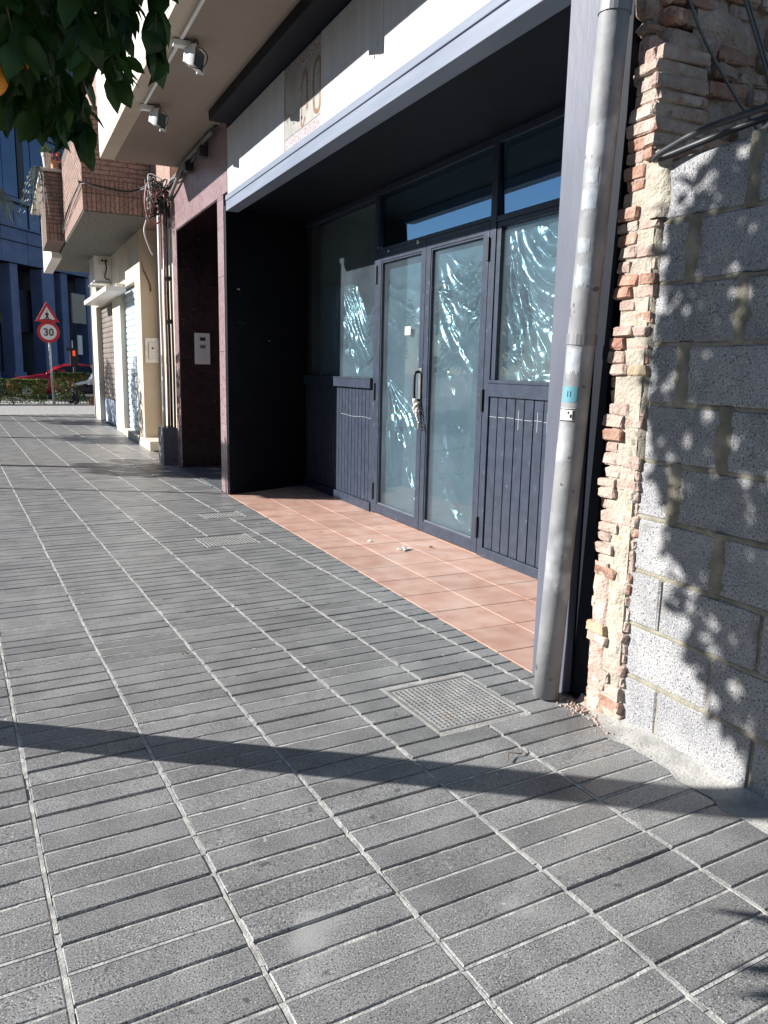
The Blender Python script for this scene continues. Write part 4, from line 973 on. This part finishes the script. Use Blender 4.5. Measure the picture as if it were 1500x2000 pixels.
# ------------------------------------------------------------------ orange trees
def leaf_verts(L, W, fold, curl, rr):
    st = [(0, .03), (.18, .62), (.42, 1.), (.68, .82), (.88, .36), (1., .02)]
    vs = []
    for t, w_ in st:
        x = t*L; z = -curl*L*t*t
        vs += [(x, -W*.5*w_, z+fold*W*w_), (x, 0, z), (x, W*.5*w_, z+fold*W*w_)]
    fs = []
    for i in range(len(st)-1):
        a = i*3; fs += [(a, a+3, a+4, a+1), (a+1, a+4, a+5, a+2)]
    return vs, fs
LM = []
for k in range(5):
    rr = random.Random(k); vs, fs = leaf_verts(.088*rr.uniform(.85, 1.15), .045*rr.uniform(.9, 1.15), rr.uniform(.1, .25), rr.uniform(.05, .35), rr)
    me = MB().add(vs, fs).mesh('leaf'); me.materials.append(MATS['leaf']); me.polygons.foreach_set('use_smooth', [True]*len(me.polygons)); LM.append(me)
def leaf_rot(d, rr):
    d = Vector(d).normalized(); up = Vector((rr.gauss(0, .5), rr.gauss(0, .5), 1)); y = up.cross(d).normalized(); z = d.cross(y)
    return Matrix((d, y, z)).transposed()
def crown_mesh(parent, name, blobs, n, seed, mname='leaf', scale=1., keep=None):
    rr = random.Random(seed); m = MB()
    tot = sum(b[1][0]*b[1][1]*b[1][2] for b in blobs)
    for c, r3, dn in blobs:
        k = int(n*r3[0]*r3[1]*r3[2]/tot*dn)
        for _ in range(k):
            while True:
                u = Vector((rr.uniform(-1, 1), rr.uniform(-1, 1), rr.uniform(-1, 1)))
                if u.length <= 1: break
            if u.length > 1e-3: u = u.normalized()*(u.length**.55)
            p = Vector((c[0]+u.x*r3[0], c[1]+u.y*r3[1], c[2]+u.z*r3[2]))
            if mnoise.noise(p*2.3+Vector((seed, 0, 0))) < -.3: continue
            if keep and not keep(p): continue
            d = Vector((u.x+rr.gauss(0, .5), u.y+rr.gauss(0, .5), rr.gauss(-.45, .4))); M = leaf_rot(d, rr); s = rr.uniform(.8, 1.2)*scale
            vs, fs = leaf_verts(.088*s, .045*s, rr.uniform(.1, .25), rr.uniform(.05, .35), rr)
            m.add([tuple(p+M@Vector(v)) for v in vs], fs)
    return m.build(name, mname, parent)
def limb(m, a, b, r0, r1, rr, n=6, wob=.06):
    a, b = Vector(a), Vector(b); pts = [a.lerp(b, q/n)+Vector((rr.gauss(0, wob), rr.gauss(0, wob), rr.gauss(0, wob*.5)))*math.sin(math.pi*q/n) for q in range(n+1)]
    m.tube(smooth_pts(pts, 3), [r0+(r1-r0)*q/(n*3) for q in range(n*3+1)], 9); return pts
# the near tree: its leaning trunk throws the broad band over the pavement, its crown shades the block wall and hangs into the view
ta = empty('orange_tree', 'orange tree near the camera with leafy twigs and ripe oranges hanging at upper left', 'tree', 'street orange trees', (-.62, 1.66, 0))
TX, TY = .62, -1.66                                     # world to tree
rr = random.Random(8); m = MB()
m.tube(smooth_pts([(0, 0, -.02), (-.01, -.05, .2), (-.07, -.22, .8), (-.16, -.47, 1.62)], 6), [.112-.022*min(1, q/4)-.0004*q for q in range(19)], 14)
tops = [(-.2, -.9, 2.7), (-.9, -.3, 2.75), (-.5, -1.2, 2.9), (-.4, .1, 3.0), (-.1, -1.3, 2.5), (-.8, -1.1, 2.4), (.25, -.7, 2.75)]
for t_ in tops: limb(m, (-.16, -.47, 1.58), t_, .045, .012, rr)
for q in range(3): m.tube(smooth_pts([(-.03, -.03, .05), (-.2, -.25-.03*q, .18), (-.46, -.5-.02*q, .42)], 5), .005, 5)
m.build('trunk', 'bark', ta, smooth=True)
crown_mesh(ta, 'crown', [((-.42, -.55, 2.85), (.78, .80, .95), 1.), ((-.40, -1.05, 2.35), (.70, .62, .62), 1.15), ((-.45, -.35, 2.15), (.62, .42, .40), 1.), ((-.5, -1.3, 1.85), (.5, .42, .42), 1.1), ((-.1, -.7, 3.1), (.7, .8, .5), 1.), ((-.75, -.05, 2.55), (.4, .4, .5), .8), ((.62, -1.35, 2.62), (.45, .6, .22), 1.), ((-.40, -.75, 2.05), (.62, .5, .4), 1.3), ((-.36, -1.08, 1.42), (.22, .20, .12), .8), ((-.46, -.50, .44), (.06, .08, .10), 1.0)], 13400, 3)
# twigs hanging into the upper left of the view
rt = random.Random(21); tw = MB(); cnt = 0; extra = MB()
twigs = [(-.12, .2, 2.45, -.05, .28, 1.86), (-.05, .3, 2.5, .03, .34, 1.84), (.02, .15, 2.5, .10, .2, 1.80), (.1, .3, 2.5, .155, .32, 1.80), (.08, .1, 2.45, .20, .12, 1.86), (.16, .3, 2.5, .25, .35, 1.98), (.2, .15, 2.45, .285, .14, 1.93), (.0, .5, 2.6, .0, .6, 1.93), (.12, .5, 2.6, .14, .55, 1.90), (-.1, .0, 2.4, .02, .1, 1.87), (.05, .05, 2.4, .13, .06, 1.89), (.2, .45, 2.6, .24, .5, 2.02), (.1, .7, 2.7, .12, .8, 2.0), (-.05, .75, 2.7, .02, .85, 1.98), (.22, .7, 2.8, .25, .75, 2.14), (.14, .2, 2.5, .19, .22, 1.92), (.0, .3, 2.5, .06, .3, 1.80),
         (.05, .4, 2.5, .09, .45, 1.86), (-.08, .5, 2.5, -.02, .5, 1.88), (.16, .1, 2.4, .23, .16, 2.0), (.0, .1, 2.4, .05, .12, 1.93), (.1, .9, 2.8, .10, .95, 2.05), (.2, .9, 2.8, .21, .95, 2.16), (-.05, .15, 2.4, -.02, .2, 1.95), (.06, .6, 2.6, .08, .66, 1.95)]
for (ax, ay, az_, bx_, by_, bz_) in twigs:
    a = Vector((ax+TX, ay+TY, az_)); b = Vector((bx_+TX, by_+TY, bz_)); mid = a.lerp(b, .5)+Vector((rt.gauss(0, .03), rt.gauss(0, .03), .03))
    b.z += .055; P = smooth_pts([a, mid, b], 9); tw.tube(P, [.005-.0002*q for q in range(len(P))], 5)
    for q in range(len(P)-1, 2, -1):
        for s_ in range(3):
            p = P[q]; d = (P[q]-P[q-1]).normalized()*.6+Vector((rt.gauss(0, .6), rt.gauss(0, .6), rt.gauss(-.45, .35))); M = leaf_rot(d, rt); k = rt.uniform(.55, 1.05)
            if cnt < 285 and s_ < 2 and q > 10:
                o = link('leaf', LM[rt.randrange(5)], ta, p, M.to_euler(), (k, k, k)); cnt += 1
            else:
                vs, fs = leaf_verts(.088*k, .045*k, .18, .2, rt); extra.add([tuple(p+M@Vector(v)) for v in vs], fs)
for (x, y, z_) in ((.46, .02, 2.115), (.515, .0, 2.115)):
    for k in range(4):
        d = Vector((rt.gauss(.1, .4), rt.gauss(0, .3), -1)); M = leaf_rot(d, rt); o = link('leaf', LM[k], ta, (x+TX+rt.gauss(0, .015), y+TY, z_+.055), M.to_euler(), (.8, .8, .8))
    tw.tube(smooth_pts([(.2+TX, .3+TY, 2.6), (x+TX-.05, y+TY+.03, 2.35), (x+TX, y+TY, z_+.05)], 5), .004, 5)
extra.build('inner_leaves', 'leaf', ta)
tw.build('twigs', 'bark', ta, smooth=True)
for (x, y, z_) in ((.005, .14, 1.925), (-.035, .15, 1.885)):
    MB().sphere((x+TX, y+TY, z_), .037, 16, 10, (1, 1, .94)).build('fruit', 'orange', ta, smooth=True)
# trees farther along the kerb: only their shade falls into the picture
for k, (x, y, lab) in enumerate(((-1.45, 10.3, 'second orange tree along the kerb, left of the marble doorway'), (-1.45, 14.6, 'third orange tree along the kerb, left of the shutters'), (-1.5, 19.0, 'fourth orange tree along the kerb, nearest the street corner'))):
    t = empty('orange_tree', lab, 'tree', 'street orange trees', (x, y, 0)); m = MB(); m.tube(smooth_pts([(0, 0, -.02), (.03, .02, .8), (-.02, .0, 1.7)], 6), [.09-.001*q for q in range(13)], 10)
    for t_ in ((.4, .3, 2.5), (-.4, -.3, 2.6), (.1, -.5, 2.7)): limb(m, (-.02, 0, 1.65), t_, .04, .012, rr)
    m.build('trunk', 'bark', t, smooth=True)
    crown_mesh(t, 'crown', [((0, 0, 2.45), (.85, .85, .80), 1.), ((.1, -.2, 1.7), (.7, .6, .35), 1.6), ((.2, .4, 1.45), (.5, .5, .22), 1.6)], 2200, 61+k, 'leaf', 1.5)

# slim pole out of view on the left that throws the thin shadow line
sp_ = empty('sign_pole', 'thin galvanised sign pole at the kerb', 'pole', None, (-2.2, 8.6, 0))
MB().tube([(0, 0, -.02), (0, 0, 2.8)], .026, 12).build('pole', 'zinc', sp_, smooth=True); MB().box(-.01, .01, -.3, .3, 2.35, 2.75).build('plate', 'sign_white', sp_, .01)
bn = empty('shadow_bench', 'unseen bench-shaped block by the kerb, added for its bar-like shadow', 'bench', None, (-1.4, 14.2, 0)); MB().box(-.35, .35, -.9, .9, .38, .48).build('seat', 'kerb', bn, .02);  # out-of-view block added only to throw a blunt bar of shade
for y in (-.6, .6): MB().box(-.25, .25, y-.12, y+.12, 0, .379).build('leg', 'kerb', bn, .01)

# ------------------------------------------------------------------ far end of the street
def hedge(lab, x0, x1, y0, y1, h, n, seed):
    t = empty('hedge', lab, 'hedge', None, ((x0+x1)/2, (y0+y1)/2, 0)); rr = random.Random(seed); m = MB(); w_, d_ = (x1-x0)/2, (y1-y0)/2
    for k in range(n):
        x, y, z = rr.uniform(-w_, w_), rr.uniform(-d_, d_), h*(1-rr.random()**2.2)*.97+.05
        if rr.random() < .55: y = -d_+abs(rr.gauss(0, .06))
        z += .03*mnoise.noise((x*3, y, 0)); s = rr.uniform(.022, .042); u = Vector((rr.gauss(0, 1), rr.gauss(0, 1), rr.gauss(0, 1))).normalized(); v = u.orthogonal().normalized(); c = Vector((x, y, z))
        m.add([tuple(c-u*s), tuple(c+v*s*.6), tuple(c+u*s), tuple(c-v*s*.6)], [(0, 1, 2, 3)])
    m.build('foliage', 'hedge_leaf', t)
    s = MB()
    for k in range(int((x1-x0)*7)):
        x = rr.uniform(-w_, w_); y = rr.uniform(-d_, d_); s.tube([(x, y, -.02), (x+rr.gauss(0, .05), y, h*.4), (x+rr.gauss(0, .1), y, h*.8)], .012, 5)
    s.build('stems', 'bark', t); return t
hedge('low clipped hedge left of the sign pole at the street corner', -4, 1.30, 25.95, 26.6, .76, 9500, 1)
hedge('loose shrub with pale tips behind the railing at the corner', 1.55, 2.9, 26.7, 27.4, .98, 3000, 2)
rl = empty('railing', 'low dark metal railing in front of the shrub', 'railing', None, (1.9, 26.1, 0))
MB().tube([(-.4, 0, .5), (.75, 0, .5)], .015, 6).build('rail', 'rubber', rl); MB().tube([(-.4, 0, .1), (.75, 0, .1)], .015, 6).build('rail', 'rubber', rl)
for k in range(13): MB().tube([(-.4+k*.0958, 0, -.01), (-.4+k*.0958, 0, .5)], .009, 6).build('bar', 'rubber', rl)
sg = empty('road_sign', 'pedestrian crossing and 30 speed limit signs on a grey pole', 'road sign', None, (1.46, 26.25, 0))
MB().tube([(.0, 0, -.02), (-.05, 0, 3.1)], .036, 12).build('pole', 'zinc', sg, smooth=True)
def disc(r_, n, y0, y1, cx, cz): return MB().prism_axis([(cx+r_*math.cos(2*math.pi*k/n), cz+r_*math.sin(2*math.pi*k/n)) for k in range(n)], y0, y1, 'y')
cd_ = disc(.34, 40, -.06, -.045, -.045, 2.30).build('speed_disc', 'sign_red', sg); disc(.245, 40, -.066, -.0605, -.045, 2.30).build('white_disc', 'sign_white', cd_)
def tri(c, r_, y0, y1): return MB().prism_axis([(c[0]+r_*1.0*math.cos(a), c[1]+r_*math.sin(a)) for a in (R(90), R(210), R(330))], y0, y1, 'y')
tr_ = tri((-.06, 2.83), .42, -.06, -.045).build('warning_triangle', 'sign_red', sg, .03); tri((-.06, 2.83), .27, -.066, -.0615).build('white_triangle', 'sign_white', tr_, .003)
def figure_strokes(par, segs, y):
    for P, r_ in segs:
        mm = MB(); mm.tube([(p[0], y, p[1]) for p in smooth_pts([(q[0], q[1], 0) for q in P], 4)], r_, 6); mm.build('mark', 'sign_black', par)
cx, cz = -.06, 2.83
figure_strokes(tr_, [([(cx+.01, cz+.13), (cx+.011, cz+.14)], .028), ([(cx, cz+.08), (cx, cz-.02)], .03), ([(cx, cz-.02), (cx+.045, cz-.12)], .018), ([(cx, cz-.02), (cx-.045, cz-.12)], .018), ([(cx, cz+.07), (cx+.055, cz+.01)], .012), ([(cx, cz+.07), (cx-.055, cz+.01)], .012), ([(cx-.13, cz-.127), (cx+.13, cz-.127)], .008)], -.07)
cx, cz = -.045, 2.30
figure_strokes(cd_, [([(cx-.13, cz+.07), (cx-.09, cz+.10), (cx-.04, cz+.08), (cx-.04, cz+.03), (cx-.08, cz+.0), (cx-.03, cz-.03), (cx-.04, cz-.09), (cx-.09, cz-.10), (cx-.13, cz-.07)], .019),
                     ([(cx+.04, cz+.06), (cx+.085, cz+.10), (cx+.13, cz+.06), (cx+.13, cz-.06), (cx+.085, cz-.10), (cx+.04, cz-.06), (cx+.04, cz+.06)], .019)], -.07)
tl = empty('traffic_light', 'pedestrian traffic light showing red beyond the hedge', 'traffic light', None, (2.52, 31, -.12))
MB().tube([(0, 0, 0), (0, 0, 2.3)], .05, 10).build('pole', 'rubber', tl, smooth=True)
MB().box(-.14, .14, -.1, .1, 1.35, 2.0).build('housing', 'black', tl, .02); MB().box(-.28, .0, -.05, .05, 1.93, 2.03).build('visor', 'black', tl, .01)
em = bpy.data.materials.new('red_lamp'); em.use_nodes = True; pb = em.node_tree.nodes['Principled BSDF']; pb.inputs['Base Color'].default_value = (.8, .05, .02, 1); pb.inputs['Emission Color'].default_value = (1, .1, .04, 1); pb.inputs['Emission Strength'].default_value = .35; MATS['red_lamp'] = em
MB().box(-.05, .05, -.108, -.101, 1.72, 1.92).build('red_figure', 'red_lamp', tl, .02)
disc(.08, 16, -.106, -.101, 0, 1.5).build('dark_lens', 'far_dark', tl)

# red hatchback beyond the hedge, nose to the left
car = empty('parked_car', 'red hatchback behind the hedge in front of the dark building', 'car', None, (2.15, 34.0, -.126))
st = [(-2.02, .42, .60, .60, .70), (-1.95, .26, .72, .72, .80), (-1.6, .22, .84, .84, .85), (-1.0, .2, .93, .93, .86), (-.62, .2, .97, 1.0, .86), (-.2, .2, .98, 1.28, .86), (.15, .2, .99, 1.40, .86), (.7, .2, 1.0, 1.44, .86), (1.25, .2, 1.01, 1.40, .86), (1.65, .22, 1.02, 1.25, .84), (1.9, .26, .98, 1.0, .80), (1.98, .40, .80, .80, .72)]
vs = []
for x, zb, zl, zr, hw in st:
    tw_ = hw*.74 if zr > zl+.02 else hw*.9
    for sgn in (-1, 1):
        ring = [(hw*.92, zb), (hw, zb+.18), (hw, (zb+zl)/2+.08), (hw*.96, zl), ((hw*.96+tw_)/2, (zl+zr)/2), (tw_, zr-.02), (tw_*.6, zr+.012)]
        if sgn < 0: vs += [(x, -a, z) for a, z in ring]
        else: vs += [(x, a, z) for a, z in reversed(ring)]
nr = 14; fs = []
for i in range(len(st)-1):
    for k in range(nr): fs.append((i*nr+k, i*nr+(k+1) % nr, (i+1)*nr+(k+1) % nr, (i+1)*nr+k))
fs += [tuple(range(nr)), tuple(reversed(range((len(st)-1)*nr, len(st)*nr)))]
body = MB().add(vs, fs).build('body', 'car_red', car, smooth=True)
def side_glass(name, pts):
    for sgn in (-1, 1):
        q = []
        for x, f in pts:                                # f: 0 belt to 1 roof
            i = max(k for k in range(len(st)-1) if st[k][0] <= x); t = (x-st[i][0])/(st[i+1][0]-st[i][0]); zl = st[i][2]+t*(st[i+1][2]-st[i][2]); zr = st[i][3]+t*(st[i+1][3]-st[i][3]); hw = st[i][4]
            q.append((x, sgn*(hw*.97+(hw*.74-hw*.97)*f+.012), zl+(zr-.02-zl)*f))
        n_ = len(q); MB().add(q, [tuple(range(n_))]).build(name, 'car_glass', body)
side_glass('side_window', [(-.45, .12), (.48, .12), (.48, .86), (.1, .86), (-.2, .70)]); side_glass('side_window', [(.56, .12), (1.5, .12), (1.42, .62), (1.2, .86), (.56, .86)])
MB().add([(-.66, -.66, .985), (-.66, .66, .985), (.08, .58, 1.385), (.08, -.58, 1.385)], [(0, 1, 2, 3)]).build('windscreen', 'car_glass', body).location.z = .02
MB().add([(1.42, -.58, 1.36), (1.42, .58, 1.36), (1.88, .62, 1.04), (1.88, -.62, 1.04)], [(0, 1, 2, 3)]).build('rear_window', 'car_glass', body).location = (.015, 0, .015)
for x in (-1.28, 1.3):
    for sgn in (-1, 1):
        wl = MB().tube([(x, sgn*.66, .31), (x, sgn*.87, .31)], .31, 20).build('wheel', 'tyre', car); MB().tube([(x, sgn*.871, .31), (x, sgn*.88, .31)], .2, 14).build('rim', 'zinc', wl)
for sgn in (-1, 1):
    MB().sphere((-1.9, sgn*.62, .68), .12, 10, 8, (.6, 1, .6)).build('headlight', 'lamp_grey', car, smooth=True); MB().box(1.88, 1.95, sgn*.66-.08, sgn*.66+.08, .72, .95).build('tail_light', 'sign_red', car, .01)
    MB().sphere((-.5, sgn*.93, 1.02), .08, 10, 6, (.7, 1, .7)).build('mirror', 'car_red', car, smooth=True)

# seated person beside the corner, seen only in part
pe = empty('person', 'person in dark trousers and pale checked shirt sitting by the building corner', 'person', None, (2.55, 25.7, 0))
def skin_body(name, J, E, m, par):
    me = bpy.data.meshes.new(name); me.from_pydata([j[:3] for j in J], E, []); o = bpy.data.objects.new(name, me); COL.objects.link(o); o.parent = par; me.materials.append(MATS[m])
    s = o.modifiers.new('Skin', 'SKIN'); s.use_smooth_shade = True
    for k, j in enumerate(J):
        v = me.skin_vertices[0].data[k]; v.radius = (j[3], j[3]*(j[4] if len(j) > 4 else 1)); v.use_root = (k == 0)
    o.modifiers.new('Sub', 'SUBSURF').levels = 2; o.modifiers['Sub'].render_levels = 2; return o
J = [(0, 0, .52, .15), (.08, 0, .70, .15), (.17, 0, .92, .165), (.18, 0, 1.07, .07), (.17, 0, 1.17, .085), (.16, 0, 1.27, .095), (.17, 0, 1.35, .06),
     (.15, -.2, .97, .06), (-.02, -.25, .76, .045), (-.33, -.2, .68, .036), (-.43, -.18, .66, .04), (.15, .2, .97, .06), (-.02, .25, .76, .045), (-.33, .18, .68, .036), (-.43, .15, .66, .04)]
bdy = skin_body('body', J, [(0, 1), (1, 2), (2, 3), (3, 4), (4, 5), (5, 6), (2, 7), (7, 8), (8, 9), (9, 10), (2, 11), (11, 12), (12, 13), (13, 14)], 'shirt', pe)
J = [(0, 0, .50, .155), (-.05, -.11, .50, .10), (-.46, -.15, .53, .075), (-.42, -.15, .28, .058), (-.38, -.15, .09, .045), (-.52, -.15, .05, .04), (-.05, .11, .50, .10), (-.46, .13, .53, .075), (-.5, .13, .28, .058), (-.52, .13, .09, .045), (-.66, .13, .05, .04)]
skin_body('trousers', J, [(0, 1), (1, 2), (2, 3), (3, 4), (4, 5), (0, 6), (6, 7), (7, 8), (8, 9), (9, 10)], 'denim', pe)
hd_ = MB().sphere((.145, 0, 1.26), .10, 16, 12, (1, .82, 1.22)); hd_.sphere((.04, 0, 1.25), .018, 6, 5, (1, .8, 1.3)); hd_.sphere((.16, -.085, 1.25), .025, 6, 5, (.6, .4, 1.)); hd_.sphere((.16, .085, 1.25), .025, 6, 5, (.6, .4, 1.)); hd_.build('head', 'skin', pe, smooth=True)
MB().sphere((.165, 0, 1.305), .108, 14, 10, (1, .86, .85)).build('hair', 'hair', pe, smooth=True)
for sgn in (-1, 1):
    hm = MB(); hm.sphere((-.46, sgn*.16, .655), .04, 8, 6, (1.2, .8, .5))
    for f in range(5): hm.tube([(-.49, sgn*.16+(f-2)*.016, .65), (-.53, sgn*.16+(f-2)*.018, .635), (-.545, sgn*.16+(f-2)*.018, .61)], .008, 5)
    hm.build('hand', 'skin', pe, smooth=True)
be = empty('stone_seat', 'low pale stone seat under the sitting person at the corner', 'seat', None, (2.63, 25.75, 0)); MB().box(-.22, 1.0, -.35, .35, .28, .36).build('seat', 'kerb', be, .02); MB().box(-.1, .9, -.25, .25, 0, .279).build('base', 'rust', be, .02)

# dark building across the far street, turned 38 degrees to the facade line
fb = empty('office_building', 'dark blue shaded office building with stone bands and tall columns at the street end', 'building', None, (-.1, 38., -.13), R(90)-math.atan2(.616, .788))
def fbx(name, m, u0, u1, n0, n1, z0, z1, bev=.01): return MB().box(u0, u1, -n1, -n0, z0, z1).build(name, m, fb, bev)
fbx('wall', 'far_wall', -3, 24, -8, -1.6, 0, 5.9, 0); fbx('upper_core', 'far_wall', -3, 24, -8, -.02, 5.95, 26, 0)
for z0, z1 in ((5.92, 6.85), (6.88, 7.45)):
    u = -3.
    while u < 24: fbx('stone_slab', 'far_stone', u+.01, u+1.78, 0, .08, z0, z1-.02, .01); u += 1.8
fbx('ledge', 'far_stone', -3, 24, -.0, .16, 7.46, 7.54)
for k in range(-2, 12):
    u = k*2.0+1.25
    fbx('stone_slab', 'far_stone', u-1.5, u+.45, 0, .05, 7.56, 8.55) if k % 3 == 0 else None
    for a in (0, .92):
        f_ = fbx('window', 'far_glass', u+.5+a, u+1.35+a, -.01, .02, 7.56, 8.5, 0); f2 = fbx('mullion', 'far_dark', u+1.36+a, u+1.42+a, 0, .06, 7.56, 8.55)
fbx('ledge', 'far_stone', -3, 24, .0, .14, 8.6, 8.78)
for z in (8.85, 12.2, 15.6, 19.0):
    for k in range(-3, 24, 1):
        if k % 3 == 2: fbx('dark_panel', 'far_dark', k+.05, k+.45, 0, .05, z, z+3.0); fbx('window', 'far_glass', k+.5, k+.95, -.01, .03, z, z+3.0, 0)
        else: fbx('window', 'far_glass', k+.02, k+.98, -.01, .03, z, z+3.0, 0)
    fbx('ledge', 'far_stone', -3, 24, .0, .14, z+3.05, z+3.28)
for u in (-2.6, -.6, 1.2, 3.5, 5.0, 7.2, 9.2, 11.4, 13.6):
    wd_ = .55 if u != 3.5 else .95
    fbx('column', 'far_stone', u, u+wd_, -.7, -.05, 0, 5.9, .02); fbx('column_base', 'far_stone', u-.15, u+wd_+.15, -.75, .0, 0, 1.0, .02)
fbx('panel', 'far_wall', 2.2, 4.6, -1.5, -1.0, 2.9, 4.9); fbx('doorway', 'far_dark', 2.5, 3.5, -1.59, -1.45, 0, 2.1, 0)
fbx('notice_board', 'beige', 5.75, 6.95, -.04, .04, 3.5, 5.0); fbx('white_plate', 'sign_white', 6.1, 6.5, -.02, .03, 1.9, 2.9)
for u in (-1.9, .3, 2.3, 6.2): fbx('dark_glazing', 'far_dark', u, u+1.1, -1.59, -1.5, .5, 5.6, 0)
# street tree and palm at the far left
t = empty('street_tree', 'dense green street tree at the far left edge before the office building', 'tree', None, (-.75, 27.5, 0)); m = MB(); m.tube([(0, 0, -.02), (.05, 0, 1.6), (0, 0, 2.4)], [.11, .08, .06], 8).build('trunk', 'bark', t, smooth=True)
crown_mesh(t, 'crown', [((0, 0, 2.75), (.78, .8, .85), 1.)], 1500, 44, 'tree_leaf', 1.3)
t = empty('palm_tree', 'palm with drooping silvery fronds behind the orange branch', 'palm', None, (-.55, 20.5, 0)); MB().tube(smooth_pts([(0, 0, -.02), (.08, .1, 2.5), (.0, .15, 5.6)], 6), .14, 10).build('trunk', 'bark', t, smooth=True)
rr = random.Random(6); m = MB()
for k in range(30):
    a = rr.uniform(0, 6.28); d = Vector((math.cos(a), math.sin(a), 0)); L_ = rr.uniform(1.0, 1.5); e = rr.uniform(-.2, .9); pts = [Vector((0, .15, 5.6))+d*L_*(q/12)*(1-.18*(q/12))+Vector((0, 0, L_*(e*(q/12)-(.75+e*.6)*(q/12)**2))) for q in range(13)]
    m.tube(pts, .012, 4)
    for q in range(2, 13):
        td = (pts[q]-pts[q-1]).normalized(); sd = Vector((-d.y, d.x, 0))
        for sgn in (-1, 1):
            for h_ in (0, .5):
                p = pts[q-1].lerp(pts[q], h_); e_ = p+sd*sgn*.22+td*.18-Vector((0, 0, .22)); m.add([tuple(p-td*.02), tuple(e_), tuple(p+td*.02)], [(0, 1, 2)])
m.build('crown', 'frond', t)

# houses across the street (behind the viewer's left; they show in the glass)
def house(y0, y1, h, m, lab, seed):
    t = empty('opposite_house', lab, 'house', 'houses across the street', (-17, (y0+y1)/2, -.15)); w_ = (y1-y0)/2-.02
    MB().box(-7, 0, -w_, w_, 0, h).build('wall', m, t); MB().prism_axis([(-7.2, h), (.3, h), (.3, h+.12), (-3.5, h+.9), (-7.2, h+.12)], -w_, w_, 'y').build('roof', 'roof_tile', t)
    for z in (.9, 3.6):
        for y in np.arange(-w_+.9, w_-1.2, 2.2):
            f_ = MB().box(.001, .05, y, y+1.1, z, z+1.7).build('window', 'cream_light', t); MB().box(.051, .056, y+.08, y+1.02, z+.08, z+1.62).build('pane', 'opposite_glass', f_)
for k, (y0, y1, h, m, lab) in enumerate(((-32, -20, 7.5, 'cream', 'pale house with red roof across the street farthest behind the camera'), (-20, -11, 7.2, 'opposite_wall', 'ochre house with red roof across the street well behind the camera'), (-11, -4, 7.6, 'opposite_wall', 'ochre house with red roof across the street just behind the camera'), (-4, 4, 7.0, 'cream', 'cream house with red roof across the street beside the camera'), (4, 12, 7.5, 'opposite_wall', 'ochre house across the street opposite the shop doors'), (12, 20, 7.3, 'cream', 'cream house across the street opposite the marble doorway'), (20, 28, 7.6, 'opposite_wall', 'ochre house across the street at the far corner'))): house(y0, y1, h, m, lab, k)
